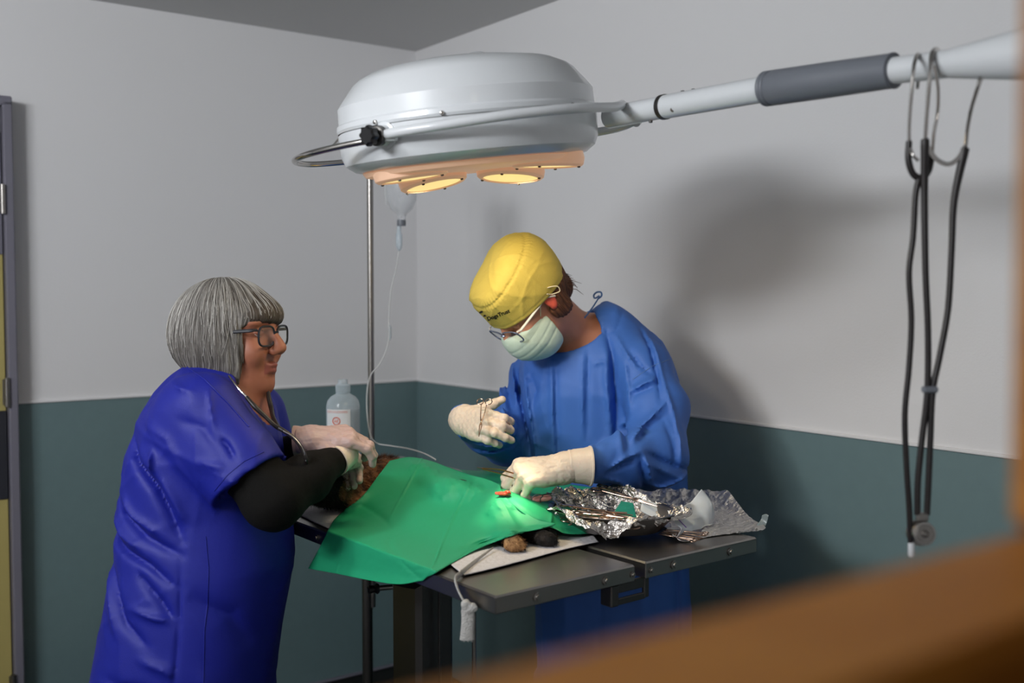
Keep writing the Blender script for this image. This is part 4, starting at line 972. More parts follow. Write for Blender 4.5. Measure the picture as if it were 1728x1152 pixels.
for s in (-1, 1):
    c = Hs((.0768, s * .0325, .026)); g = Vector(SM @ np.array((1, 0, -.35))).normalized()
    mb = MB(); mb.lathe([(.0115, -.004), (.0128, 0.0), (.0122, .005), (.0095, .0095), (.0055, .0122)], c, g, 24); mb.lathe([(.0055, .0122), (.003, .0131), (0, .0133)], c, g, 24, mi=1); mb.build('eye', [M['eye'], M['iris']], sur)
    mb = MB(); mb.lathe([(.0139, -.003), (.0134, .0042), (.011, .0088), (.0075, .0117), (.004, .0133), (0, .0139)], c, Vector(SM @ np.array((.85, 0, .5))), 24); mb.build('eyelid', M['skin'], sur)
# gown
foldsS = foldfn([
    ([(1026, 560), (1035, 600), (1038, 640), (1042, 690), (1041, 740)], .008, -.020), ([(1024, 590), (1022, 640), (1028, 700), (1030, 745)], .008, .009), ([(1052, 600), (1056, 650), (1056, 690)], .007, .009),
    ([(1088, 556), (1098, 590), (1104, 630), (1105, 676)], .0045, -.010), ([(1096, 560), (1108, 600), (1114, 640)], .006, .007), ([(1110, 628), (1122, 680), (1128, 730), (1128, 768)], .004, .009), ([(1104, 690), (1116, 730), (1118, 765)], .006, -.006),
    ([(1044, 719), (1080, 696), (1117, 667)], .004, .010), ([(1048, 728), (1084, 708), (1120, 684)], .006, -.007), ([(1060, 655), (1080, 642), (1102, 634)], .004, .010), ([(1062, 663), (1084, 652), (1104, 644)], .005, -.007), ([(1062, 590), (1078, 616), (1100, 632)], .005, -.008), ([(1042, 566), (1056, 596), (1070, 618)], .004, .008),
    ([(1070, 740), (1105, 757), (1148, 777)], .005, -.013), ([(1066, 750), (1100, 770), (1138, 790)], .006, .009), ([(1008, 756), (1032, 742), (1062, 734)], .005, .012), ([(1006, 764), (1030, 752), (1050, 748)], .005, -.010), ([(1064, 738), (1072, 760), (1080, 790)], .005, .010), ([(1058, 745), (1062, 768), (1068, 795)], .005, -.009),
    ([(1080, 790), (1094, 797), (1120, 790), (1146, 778)], .005, .012), ([(1086, 805), (1110, 806), (1140, 792)], .006, -.010), ([(1004, 782), (1030, 790), (1058, 812)], .005, -.010), ([(1000, 770), (1024, 778), (1050, 798)], .005, .009), ([(1010, 806), (1050, 822), (1095, 828)], .006, .006),
    ([(1000, 562), (1024, 564), (1044, 558), (1058, 526)], .003, -.004), ([(994, 590), (992, 660), (991, 740)], .005, -.006), ([(985, 590), (982, 660), (984, 740)], .006, .005), ([(931, 600), (932, 680), (936, 790)], .006, .007), ([(938, 600), (940, 700), (944, 790)], .007, -.005), ([(1000, 616), (1014, 610), (1026, 612)], .004, .006),
    ([(874, 640), (880, 690), (892, 740), (900, 790)], .006, -.010), ([(884, 620), (890, 680), (902, 750), (908, 800)], .006, .010), ([(862, 612), (866, 650), (872, 690)], .005, .008), ([(852, 630), (856, 670), (864, 705)], .005, -.010), ([(886, 650), (898, 640), (906, 660), (898, 700)], .005, -.005),
    ([(836, 640), (842, 676), (858, 712)], .006, .009), ([(760, 690), (764, 712), (776, 734)], .005, -.009), ([(768, 686), (773, 712), (785, 742)], .005, .008), ([(800, 744), (826, 752), (858, 748)], .005, .010), ([(796, 756), (830, 764), (862, 758)], .005, -.010), ([(850, 728), (862, 742), (872, 764)], .005, -.008),
    ([(1150, 860), (1152, 1000), (1158, 1152)], .010, -.008), ([(950, 960), (955, 1050), (950, 1152)], .02, .007), ([(1010, 960), (1015, 1050), (1010, 1152)], .02, -.007), ([(1080, 960), (1085, 1050), (1080, 1152)], .02, .007)], 2.5)
def gown(P):
    t = loft(P, ST, ycS, ryS)
    t = smin(t, cone(P, SHl, at(985, 608, 2.68), .068, .10), .05); t = smin(t, cone(P, at(985, 610, 2.70), SHr, .10, .075), .05)
    l = chain(P, [SHl, MDl, ELl, (ELl * .55 + WRl * .45), WRl], [.070, .07, .072, .060, .037], .03)
    r = chain(P, [SHr, ELr, (ELr + WRr) * .5, WRr], [.078, .064, .056, .040], .03)
    nl = A3((WRl - ELl).normalized()); nr = A3((WRr - ELr).normalized())
    l = smax(l, (P - A3(WRl)) @ nl - .0, .003); r = smax(r, (P - A3(WRr)) @ nr - .008, .003)
    d = smin(t, smin(l, r, .01), .018)
    cut = smin(cone(P, NTs, NBs, .066, .078), ell(P, at(960, 556, 2.58), (.075, .09, .04)), .02)
    cut = smin(cut, cone(P, NBs, at(996, 535, 2.68), .062, .042), .02)
    d = smax(d, -cut, .005)
    d = d - foldsS(P) - .0032 * ridged(P, 17, 31) * .4 - .0110 * crease(P, 10, 32) - .0060 * crease(P, 24, 33)
    return smax(d, -(P[:, 2] - .33), .004)
go = sdfobj('surgical_gown', gown, (-.20, 2.02, .30), (.55, 3.0, 1.60), .0048, M['gown'], sur)
bg_ = bvh_of(go)
# neckline binding and the tie knotted at the back of the neck
seam(bg_, [(1140, 602), (1100, 618), (1068, 640)], .0009, 'shoulder_seam', M['gown_tie'], go)
mb = MB(); mb.tube([at(944, 578, 2.555), at(962, 562, 2.55), at(978, 546, 2.56), at(996, 524, 2.575), at(1008, 506, 2.60), at(1011, 499, 2.61)], .0028, 8, smooth=5, flat=.5)
mb.tube([at(1011, 499, 2.61), at(1004, 503, 2.61), at(1002, 498, 2.61), at(1007, 493, 2.61), at(1014, 493, 2.61), at(1015, 499, 2.61), at(1009, 504, 2.61)], .0026, 8, smooth=5, flat=.6)
mb.build('neck_tie', M['gown_tie'], go)
def strou(P):
    d = None
    for s in (-1, 1):
        x, y = .24 + s * .07, 2.71 - s * .08; c = chain(P, [Vector((x, y, .6)), Vector((x, y, .09))], [.1, .075], .04); d = c if d is None else smin(d, c, .03)
    return smax(d, -(P[:, 2] - .06), .01)
sdfobj('trousers', strou, (.0, 2.45, .03), (.45, 2.95, .72), .012, M['teals'], sur)
for s in (-1, 1):
    x, y = .24 + s * .07, 2.71 - s * .08
    sdfobj('shoe', lambda P: smax(smin(ell(P, (x - .05, y - .03, .035), (.09, .06, .05)), ell(P, (x + .0, y, .06), (.055, .055, .06)), .02), -(P[:, 2] - .003), .006), (x - .17, y - .12, -.01), (x + .1, y + .1, .15), .008, M['black'], sur)
# hair at the back of the head
def shair(P):
    Q = (P - SO) @ SM; x, y, z = Q.T
    d = ell(Q, (-.022, 0, .038), (.098, .083, .088)); d = smin(d, ell(Q, (-.055, 0, -.02), (.052, .066, .05)), .02)
    d = smax(d, x - (-.012 + .25 * np.clip(z, -.05, .08)), .006)
    for s in (-1, 1): d = smin(d, ell(Q, (.022, s * .073, .012), (.011, .006, .03)), .005); d = smax(d, -ell(Q, (-.004, s * .088, .0), (.022, .018, .034)), .006)
    bot = -.062; d = smax(d, bot - z, .006)
    for s in (-1, 1): d = smin(d, ell(Q, (-.018, s * .068, -.034), (.030, .015, .034)), .01)
    phi = np.arctan2(y, x + .02)
    return d - .0016 * np.sin(phi * 40 + 6 * noise(Q, 30, 8)) - .003 * noise(Q, 75, 9)
br = hairmat('brown_hair', [(44, 24, 16), (92, 54, 34), (150, 98, 62)], SM, Vector(SO)); sh_ = sdfobj('hair', shair, SO - .17, SO + .17, .0028, br, sur)
mb = MB(); r_ = np.random.default_rng(9)
for i in range(90):
    y0 = r_.uniform(-.065, .065); z0 = r_.uniform(-.05, .06); L0 = r_.uniform(.012, .04)
    p0 = np.array((-.10 + abs(y0) ** 2 * 8, y0, z0)); mb.tube([Hs(p0 + np.array((.008, 0, .01))), Hs(p0 + np.array((-.006, 0, -L0 * .4))), Hs(p0 + np.array((-.010 + r_.uniform(-.004, .006), r_.uniform(-.006, .006), -L0)))], [.0011, .0009, .0003], 4)
o = mb.build('loose_strands', br, sh_); o['kind'] = 'stuff'
# cap
def cap(P):
    Q = (P - SO) @ SM; x, y, z = Q.T
    q = Q - np.array((-.008, 0, .062)); r = np.array((.113, .094, .098)); k = (np.abs(q[:, 0] / r[0]) ** 2.6 + np.abs(q[:, 1] / r[1]) ** 2.4 + np.abs(q[:, 2] / r[2]) ** 3.0) ** (1 / 2.6); d = (k - 1) * .095
    d = smin(d, ell(Q, (-.032, 0, .075), (.098, .085, .088)), .02)
    top = z - (.158 - .16 * (x + .02)); d = smax(d, top, .018)
    br_ = z - (.014 + .20 * x); 
    d = d - .0026 * ridged(Q, 24, 41) - .0060 * crease(Q, 30, 42) - .0032 * crease(Q, 72, 43)
    band = np.abs(z - (.118 - .10 * x)); d = d + .0022 * np.exp(-(band / .003) ** 2) - .0012 * np.exp(-(band / .012) ** 2) * np.sin(np.arctan2(y, x) * 70)
    hemd = br_ - .010; d = d + .0010 * np.exp(-(hemd / .0016) ** 2)
    return smax(d, -br_, .0025)
cp_ = sdfobj('cap', cap, SO - .2, SO + .2, .0028, M['cap'], sur)
bc = bvh_of(cp_)
def decal(items, bvh, off, m, name, par):
    mb = MB()
    for kind, data in items:
        if kind == 'text':
            s, cx, cy, size, ang = data; cu = bpy.data.curves.new('t', 'FONT'); cu.body = s; cu.size = size; cu.align_x = 'CENTER'; cu.align_y = 'CENTER'; cu.offset = size * .018
            ob = bpy.data.objects.new('t', cu); C.objects.link(ob); dg = bpy.context.evaluated_depsgraph_get(); oe = ob.evaluated_get(dg); me = oe.to_mesh(); V = [tuple(v.co) for v in me.vertices]; Fs = [tuple(p.vertices) for p in me.polygons]; oe.to_mesh_clear(); bpy.data.objects.remove(ob); bpy.data.curves.remove(cu)
            ca, sa = math.cos(ang), math.sin(ang); pts = [(cx + x * ca + y * sa, cy + x * sa - y * ca) for x, y, _ in V]
            pts = [(cx + x * ca + y * sa, cy - (-x * sa + y * ca)) for x, y, _ in V]
        else:
            cx, cy, rx, ry, ang = data; n = 14; pts = [(cx + rx * math.cos(2 * PI * k / n) * math.cos(ang) - ry * math.sin(2 * PI * k / n) * math.sin(ang), cy + rx * math.cos(2 * PI * k / n) * math.sin(ang) + ry * math.sin(2 * PI * k / n) * math.cos(ang)) for k in range(n)]; Fs = [tuple(range(n))]
        q = [project(bvh, x, y, off) for x, y in pts]
        Fs = [f for f in Fs if all(q[i] is not None for i in f)]; q = [p if p is not None else Vector(SO) for p in q]
        q2 = [p + (p - eye).normalized() * off * .8 for p in q]; n = len(q)
        mb.add(q + q2, [f for f in Fs] + [tuple(i + n for i in f[::-1]) for f in Fs])
    return mb.build(name, m, par, smooth=False) if mb.v else None
decal([('text', ('DogsTrust', 841, 531, 9.2, math.radians(-21)))], bc, .0012, M['ink'], 'printed_lettering', cp_)
decal([('dot', (818, 532, 2.2, 1.4, -.4)), ('dot', (812, 526, 3.2, 1.7, -.5)), ('dot', (806, 531, 2.2, 1.6, -.3)), ('dot', (810, 537, 2.4, 1.4, -.4)), ('dot', (817, 541, 1.5, 1.2, 0)), ('dot', (806, 524, 2, 1.4, -.4))], bc, .0012, M['ink'], 'printed_emblem', cp_)
# mask
def maskf(P):
    Q = (P - SO) @ SM; x, y, z = Q.T
    d = ell(Q, (.050, 0, -.038), (.082, .069, .069)); d = smin(d, ell(Q, (.075, 0, -.02), (.051, .047, .044)), .02); d = smin(d, ell(Q, (.050, 0, -.078), (.052, .058, .040)), .02)
    for k, z0 in enumerate((-.02, -.042, -.064)): d = d + .0013 * np.exp(-((z - z0 + .1 * (x - .1)) / .0025) ** 2)
    d = d - .0008 * ridged(Q, 60, 71)
    d = smax(d, .026 - x - .15 * (z + .04), .003); d = smax(d, z - (.010 + .25 * (x - .11)), .003)
    inner = ell(Q, (.046, 0, -.038), (.078, .062, .074)); return smax(d, -inner, .001)
mk = sdfobj('face_mask', maskf, SO - .19, SO + .19, .0026, M['mask'], sur)
for s in (-1, 1):
    mb = MB(); mb.tube([Hs((.036, s * .066, -.004)), Hs((.02, s * .078, .018)), Hs((.004, s * .086, .036)), Hs((-.016, s * .090, .034)), Hs((-.034, s * .100, .018)), Hs((-.03, s * .098, .004)), Hs((-.014, s * .092, .014)), Hs((-.006, s * .094, .026))], .0013, 8, smooth=6); mb.build('ear_loop', M['cream'], mk)
glasses('glasses', sur, Hs, mat('blue_grey_spectacle_frame', (120, 128, 150), .25, metal=.6), mat('pearl_temple', (212, 206, 200), .35), glm, rad=.0019, x0=.110, cz=.012, w_=.030, h_=.019)
# gloved hands
hL, toL, fjL, _ = make_hand('glove', M['glove'], sur, at(955, 787, 2.195), Vector((-.97, -.16, -.10)), (-.15, -.55, .85), -1, [(50, 42, 22), (58, 50, 26), (66, 56, 30), (70, 58, 30)], 1,
    thumb=((.022, .026, -.014), (.046, .044, -.034), (.074, .040, -.052), (.098, .028, -.062)), sc_=1.04)
mb = MB(); axl = Vector((.99, .12, -.02)).normalized()
mb.lathe([(.029, -.01), (.031, .0), (.0325, .010), (.0345, .012), (.0345, .018), (.036, .022), (.0385, .045), (.0415, .056), (.0430, .057), (.0430, .060), (.040, .060)], at(950, 786, 2.197), axl, 40)
mb.build('glove_cuff', M['glove'], hL)
hR, toR, fjR, _ = make_hand('glove', M['glove'], sur, at(781, 708, 2.42), Vector((.50, -.82, .0)), (-.66, -.50, .35), 1, [(48, 62, 30), (40, 70, 35), (22, 52, 26), (26, 58, 30)], 2,
    thumb=((.022, .022, -.008), (.040, .040, -.020), (.050, .058, -.036), (.056, .074, -.050)), sc_=.98)

# ================================================================== the patient
def atT(px, py, dz=0.0): return atz(px, py, TZ + dz)
dogr = empty('dog', atT(760, 880), 'anaesthetised brown and black furry animal lying under the green drapes', 'dog')
DP = [at(846, 866, 2.21), at(770, 850, 2.30), at(705, 828, 2.43), at(652, 818, 2.50), at(610, 818, 2.46), at(566, 818, 2.36), at(528, 828, 2.27)]
DR = [.040, .046, .056, .060, .052, .046, .026]
PA = at(866, 922, 1.985); PA.z = TZ + .022
PB = at(916, 918, 2.03); PB.z = TZ + .019
def dog(P):
    d = chain(P, DP, DR, .03)
    K1 = at(850, 895, 2.12); K1.z = TZ + .045
    leg = chain(P, [DP[0], K1, at(852, 908, 2.05), PA], [.036, .026, .018, .016], .02)
    d = smin(d, leg, .015)
    K2 = at(872, 890, 2.14); K2.z = TZ + .045
    l2 = chain(P, [DP[0], K2, at(893, 905, 2.07), PB], [.036, .024, .018, .0175], .02); l2 = np.minimum(l2, ell(P, PB + Vector((.006, -.008, -.001)), (.024, .018, .0155)))
    d = smin(d, l2, .008)
    # front legs folded towards the head
    f1 = chain(P, [DP[3], at(618, 850, 2.36) , at(590, 852, 2.34)], [.035, .024, .018], .02); d = smin(d, f1, .012)
    # ears at the hidden head
    for q in (at(560, 786, 2.40), at(575, 800, 2.44)): d = smin(d, cone(P, DP[5], q, .02, .006), .01)
    # paw with toes
    d = smin(d, ell(P, PA + Vector((.003, -.006, -.004)), (.021, .018, .0155)), .006)
    tz = PA + Vector((.004, -.020, -.007))
    for i in range(4):
        a = (i - 1.5); c = PA + Vector((.0085 * a + .004, -.018 + .0028 * a * a, -.007)); d = smin(d, ell(P, c, (.0052, .0085, .0078)), .0018)
    d = d - .0016 * noise(P, 180, 5) - .001 * noise(P, 330, 6)
    return smax(d, (TZ + .0065) - P[:, 2], .003)
def dzone(Cc):
    p = A3(PA); n = noise(Cc, 60, 9) * .005
    tan = (np.linalg.norm((Cc - p - np.array((.0, -.012, .004))) / np.array((1.15, 1.2, 1)), axis=1) + n < .024) & (Cc[:, 0] > p[0] - .018)
    dark = (~tan) & (Cc[:, 0] > -.12); o = np.zeros(len(Cc), np.int32); o[dark] = 1; o[tan] = 2
    hd = (Cc[:, 0] + n * 2 < -.375); o[hd] = 1; return o
fur_b = two_tone('brown_fur', (74, 46, 28), (168, 116, 72), 42, .8, .36, .66, bump=.5, sheen=.2)
fur_k = two_tone('black_fur', (10, 9, 9), (48, 36, 28), 60, .8, .4, .8, bump=.5)
fur_t = two_tone('tan_fur', (124, 86, 52), (196, 152, 104), 80, .8, .35, .65, bump=.5)
db = sdfobj('body', dog, (-.72, 1.90, 1.04), (.14, 2.62, 1.22), .0034, [fur_b, fur_k, fur_t], dogr, zone=dzone)
fl = at(853, 829, 2.135)
sdfobj('opened_wound', lambda P: smin(ell(P, fl + Vector((-.004, .0, -.004)), (.017, .011, .0045)), ell(P, fl + Vector((.006, -.004, -.001)), (.007, .006, .005)), .003) - .0015 * noise(P, 400, 2), A3(fl) - .03, A3(fl) + .03, .0013, M['flesh'], dogr)
# ================================================================== sheets
def clampz(zmin):
    def f(S): S = S.copy(); S[..., 2] = np.maximum(S[..., 2], zmin); return S
    return f
pz = TZ + .003
def padgrid(rows): return [[T(a, b, pz) for a, b in r] for r in rows]
padS = sheet('absorbent_pad', padgrid([[(a + .012 * math.sin(b * 9), b + .01 * math.sin(a * 11)) for a in (.025, .12, .2, .3, .4, .5, .57)] for b in (.22, .36, .5, .66, .84, 1.0, 1.16)]), 90, 110, M['pad'], thick=.0016,
      disp=lambda S: .0012 * (crease(S, 30, 77) + .5) ** 2 + .0002, post=clampz(pz - .0014))
tag(padS, 'white absorbent pad spread under the patient on the steel tabletop', 'pad')
# a second pad reaches out to the near corner
q = [(783, 965), (905, 934), (1004, 916)]; r3 = [(700, 905), (835, 885), (955, 880)]; r0 = [(800, 950), (905, 925), (1000, 908)]
g2 = [[atT(x, y, .0045) for x, y in row] for row in ([(720, 908), (800, 895), (880, 885), (945, 880), (985, 884)], [(740, 930), (812, 915), (885, 902), (948, 894), (996, 898)], [(758, 950), (822, 936), (890, 920), (950, 908), (1004, 906)], [(783, 970), (835, 958), (900, 941), (955, 926), (1010, 914)])]
p2_ = sheet('absorbent_pad', g2, 80, 40, M['pad'], thick=.0014, disp=lambda S: .001 * (crease(S, 34, 78) + .5) ** 2, post=clampz(TZ + .0036))
tag(p2_, 'white paper pad under the paws, reaching the near corner of the table', 'pad')
# front drape
def G(rows): return [[at(*p) for p in r] for r in rows]
D1 = G([
 [(658, 777, 2.45), (690, 771, 2.48), (722, 776, 2.48), (757, 788, 2.44), (792, 800, 2.38), (822, 808, 2.28), (842, 817, 2.20)],
 [(640, 800, 2.385), (676, 798, 2.38), (712, 804, 2.37), (750, 817, 2.33), (790, 829, 2.27), (824, 834, 2.19), (852, 838, 2.13)],
 [(612, 836, 2.34), (655, 838, 2.32), (700, 846, 2.28), (745, 858, 2.225), (790, 864, 2.17), (838, 862, 2.115), (882, 860, 2.09)],
 [(580, 861, 2.335), (630, 878, 2.24), (680, 892, 2.155), (730, 904, 2.08), (787, 901, 2.06), (845, 892, 2.05), (908, 876, 2.06)],
 [(560, 882, 2.235), (615, 905, 2.125), (670, 928, 2.005), (715, 941, 1.93), (762, 932, 1.965), (832, 908, 2.045), (937, 884, 2.05)],
 [(541, 920, 2.205), (590, 936, 2.10), (648, 955, 1.985), (696, 963, 1.905), (752, 952, 1.90), (812, 918, 2.03), (900, 893, 2.05)],
 [(520, 959, 2.19), (570, 968, 2.09), (625, 979, 1.99), (675, 985, 1.905), (718, 974, 1.865), (768, 946, 1.91), (842, 905, 2.06)]])
cr_ = foldfn([([(596, 805), (580, 835), (552, 880)], .003, .0022), ([(700, 795), (655, 880)], .0016, .0022), ([(592, 900), (578, 955)], .0016, .002), ([(790, 832), (741, 903)], .0016, .0026), ([(686, 925), (655, 980)], .0016, .0024),
    ([(575, 868), (640, 880), (728, 904), (830, 914)], .005, -.003), ([(838, 820), (800, 835), (790, 850)], .006, -.003), ([(842, 826), (860, 850), (885, 876)], .006, .004), ([(741, 905), (800, 895), (830, 905)], .004, .003), ([(745, 905), (757, 925), (760, 905)], .004, -.003)], 2.2)
def wave(S): return cr_(S) + .0022 * crease(S, 14, 81) + .0006 * crease(S, 45, 82)
def push(S, margin=.004, steps=90):
    "cloth may not enter the patient or the table: move such points towards the eye until they are free"
    sh = S.shape; P = S.reshape(-1, 3).copy(); E = np.array(eye); e1 = A3(E1); e2 = A3(E2); a0 = A3(A0); tot = np.zeros(len(P))
    def bad(P):
        q = P - a0; a = q @ e1; b = q @ e2
        return (dog(P) < margin) | ((a > -.004) & (a < TW) & (b > -.004) & (P[:, 2] < TZ + .0068) & (P[:, 2] > TZ - .05))
    for _ in range(steps):
        m = bad(P)
        if not m.any(): break
        D = E - P[m]; D /= np.linalg.norm(D, axis=1, keepdims=True); P[m] += D * .0025; tot[m] += .0025
    # relax the amount of movement so that the cloth stays smooth, never less than needed
    t = tot.reshape(sh[:2]); 
    for _ in range(30):
        b = t.copy(); b[1:-1, 1:-1] = (t[:-2, 1:-1] + t[2:, 1:-1] + t[1:-1, :-2] + t[1:-1, 2:]) / 4; t = np.maximum(b, tot.reshape(sh[:2]))
    P = S.reshape(-1, 3); D = E - P; D /= np.linalg.norm(D, axis=1, keepdims=True); return (P + D * t.reshape(-1, 1)).reshape(sh)
d1 = sheet('surgical_drape', D1, 150, 120, M['green'], thick=.0009, disp=wave, post=push)
tag(d1, 'large green surgical drape over the patient, hanging off the near table edge', 'surgical drape')
# fur: short blades growing from the visible skin, leaning towards the rump
me = db.data; ow = WO[db.name]; r_ = np.random.default_rng(21)
nv = len(me.vertices); co = np.empty(nv * 3); me.vertices.foreach_get('co', co); co = co.reshape(-1, 3) + np.array(ow)
nr = np.empty(nv * 3); me.vertices.foreach_get('normal', nr); nr = nr.reshape(-1, 3)
mats_ = dzone(co); fv = []; ff = []; fm = []
vis = ((co[:, 0] < -.18) & (co[:, 0] > -.46) & (co[:, 2] > TZ + .01) & (nr[:, 1] < .5)) | ((co[:, 0] > -.06) & (co[:, 1] < 2.10))
ids = np.where(vis)[0]
bd_ = bvh_of(d1)
for i in r_.choice(ids, 26000):
    p = co[i] + r_.normal(size=3) * .0014; n = nr[i]; small = co[i][0] > -.1
    g = np.array((.55, -.45, -.25)) if not small else np.array((.35, -.7, -.3)); g = g - n * (g @ n) * .6
    L0 = r_.uniform(.009, .018) * (.38 if small else 1); d_ = n * .55 + g + r_.normal(size=3) * .22; d_ /= np.linalg.norm(d_); s_ = np.cross(d_, n + 1e-3); s_ /= np.linalg.norm(s_) + 1e-9
    tip = p + d_ * L0
    if tip[2] < TZ + .006: continue
    pv_ = Vector(p - n * .002)
    if bd_.ray_cast(pv_, (eye - pv_).normalized(), 1.5)[0] is not None: continue
    if bd_.find_nearest(Vector(tip), .004)[0] is not None: continue
    w_ = .0006; k = len(fv); fv += [p - s_ * w_, p + s_ * w_, tip]; ff.append((k, k + 1, k + 2)); fm.append(mats_[i])
o = make('fur', np.array(fv), ff, [fur_b, fur_k, fur_t], dogr, False, None, fm); o['kind'] = 'stuff'
D2 = G([
 [(775, 792, 2.64), (850, 797, 2.62), (930, 811, 2.55), (1010, 824, 2.47), (1092, 836, 2.43)],
 [(800, 806, 2.42), (850, 812, 2.42), (930, 824, 2.40), (1005, 836, 2.38), (1085, 846, 2.37)],
 [(836, 822, 2.22), (862, 826, 2.21), (925, 840, 2.27), (990, 850, 2.30), (1072, 860, 2.30)],
 [(856, 840, 2.125), (880, 846, 2.12), (925, 852, 2.18), (985, 864, 2.22), (1050, 872, 2.26)],
 [(878, 862, 2.085), (905, 868, 2.09), (935, 874, 2.12), (985, 882, 2.14), (1040, 885, 2.20)],
 [(905, 885, 2.075), (930, 890, 2.08), (955, 899, 2.07), (985, 900, 2.09), (1025, 896, 2.15)]])
f2 = foldfn([([(850, 842), (880, 850), (925, 862)], .006, .005), ([(940, 820), (1000, 835), (1060, 838)], .006, .004), ([(870, 848), (900, 866), (950, 880)], .006, -.004), ([(900, 800), (960, 815), (1010, 830)], .006, -.003), ([(930, 855), (920, 870), (925, 890)], .005, .004)], 2.2)
def minz2(S): S = S.copy(); S[..., 2] = np.maximum(S[..., 2], TZ + .0105); return S
d2 = sheet('surgical_drape', D2, 120, 100, M['green'], thick=.0009, disp=lambda S: f2(S) + .0028 * crease(S, 17, 85) + .0008 * crease(S, 50, 86), post=lambda S: push(S, .002))
tag(d2, 'crumpled green surgical drape behind the wound, running under the instrument dish', 'surgical drape')
# white cloth at the far side of the table
D3 = [[T(a, b, z) for a, b, z in r] for r in (
 [(.44, 1.30, TZ + .004), (.54, 1.30, TZ + .004), (.64, 1.30, TZ + .004)], [(.42, 1.05, TZ + .03), (.52, 1.02, TZ + .006), (.64, 1.0, TZ + .004)], [(.42, .80, TZ + .05), (.52, .78, TZ + .01), (.64, .78, TZ + .004)], [(.46, .62, TZ + .04), (.54, .60, TZ + .012), (.62, .62, TZ + .004)])]
d3 = sheet('folded_cloth', D3, 50, 70, mat('pale_blue_white_cloth', (198, 204, 222), .8), thick=.0016, disp=lambda S: .003 * (crease(S, 22, 88) + .4), post=clampz(TZ + .002))
tag(d3, 'pale white cloth along the far edge of the table behind the patient', 'cloth')
# ================================================================== dish, foil, instruments
FL = mat('crinkled_foil', (214, 208, 202), .22, metal=1., bump=.5, bscale=140)
DC = T(.47, .125, TZ); dxy = Vector((DC.x, DC.y, 0))
DC = atz(1034, 900, TZ); DC.z = TZ
dax = (atz(1142, 906, TZ) - atz(926, 884, TZ)); dax.z = 0; dax.normalize(); day = Vector((-dax.y, dax.x, 0))
dish = empty('instrument_dish', DC, 'oval stainless steel dish lined with crumpled foil and holding instruments', 'dish')
def ovp(rx, ry, h, k, n=64): a = 2 * PI * k / n; return DC + dax * rx * math.cos(a) + day * ry * math.sin(a) + Vector((0, 0, h))
rows = [(.0, .0, .0125), (.080, .060, .0125), (.098, .076, .016), (.118, .092, .036), (.128, .101, .052), (.138, .110, .054), (.138, .110, .0525), (.1285, .1015, .0505), (.119, .093, .034), (.099, .077, .0135), (.08, .06, .0108), (0, 0, .0108)]
mb = MB(); v = [ovp(rx, ry, h, k) for rx, ry, h in rows for k in range(64)]
f = [(i * 64 + k, i * 64 + (k + 1) % 64, (i + 1) * 64 + (k + 1) % 64, (i + 1) * 64 + k) for i in range(len(rows) - 1) for k in range(64)]
mb.add(v, f); mb.build('dish_body', M['steel'], dish)
def foil_lining():
    nr_, na = 26, 120; r0 = np.random.default_rng(3); G_ = np.zeros((nr_, na, 3)); prof_r = [0, .05, .085, .108, .120, .132, .139, .144]; prof_z = [.0145, .0145, .0165, .032, .046, .060, .062, .057]
    for i in range(nr_):
        t = i / (nr_ - 1) * (len(prof_r) - 1); rr = np.interp(t, range(8), prof_r); zz = np.interp(t, range(8), prof_z)
        for k in range(na):
            a = 2 * PI * k / na; ca, sa = math.cos(a), math.sin(a)
            out = 1 + max(0, (rr - .115)) * (3.2 * math.sin(3 * a + .6) + 2.2 * math.sin(7 * a + 1.1) + 1.6 * math.sin(11 * a))
            h = zz + max(0, rr - .11) * (.55 * math.exp(-((a - 2.1) / .7) ** 2) - .25 * math.exp(-((a - .6) / .6) ** 2) + .25 * math.sin(5 * a))
            if rr > .128:
                drop_ = math.exp(-((math.atan2(math.sin(a + 1.25), math.cos(a + 1.25))) / .26) ** 2); h -= drop_ * (rr - .128) * 2.1; out += drop_ * .02
                left = math.exp(-((math.atan2(math.sin(a - 3.0), math.cos(a - 3.0))) / .12) ** 2); out += left * .14 * (rr - .128) / .022; h -= left * .006
                back = max(0, math.sin(a)); h += back * (rr - .128) * .9
            G_[i, k] = list(DC + dax * rr * ca * out * 1.0 + day * rr * sa * out * .80 + Vector((0, 0, h)))
    N_ = .0048 * ridged(G_, 120, 91) + .0026 * ridged(G_, 260, 92); fade = np.clip((np.arange(nr_) / nr_ - .25) * 3, .45, 1)[:, None]
    G_[..., 2] += N_ * fade; G_[..., 0] += .0035 * ridged(G_, 130, 93) * fade; G_[..., 1] += .0035 * ridged(G_, 130, 94) * fade
    G_[..., 2] = np.maximum(G_[..., 2], TZ + .0135 - (np.arange(nr_)[:, None] > 20) * .009)
    V_ = np.concatenate([G_.reshape(-1, 3), G_.reshape(-1, 3) - np.array((0, 0, .0006))]); m_ = nr_ * na; f = []
    for i in range(nr_ - 1):
        for k in range(na):
            a = i * na + k; b = i * na + (k + 1) % na; f.append((a, b, b + na, a + na)); f.append((m_ + a, m_ + a + na, m_ + b + na, m_ + b))
    for k in range(na): a = (nr_ - 1) * na + k; b = (nr_ - 1) * na + (k + 1) % na; f.append((a, b, b + m_, a + m_))
    return make('foil_lining', V_, f, FL, dish, False)
foil_lining()
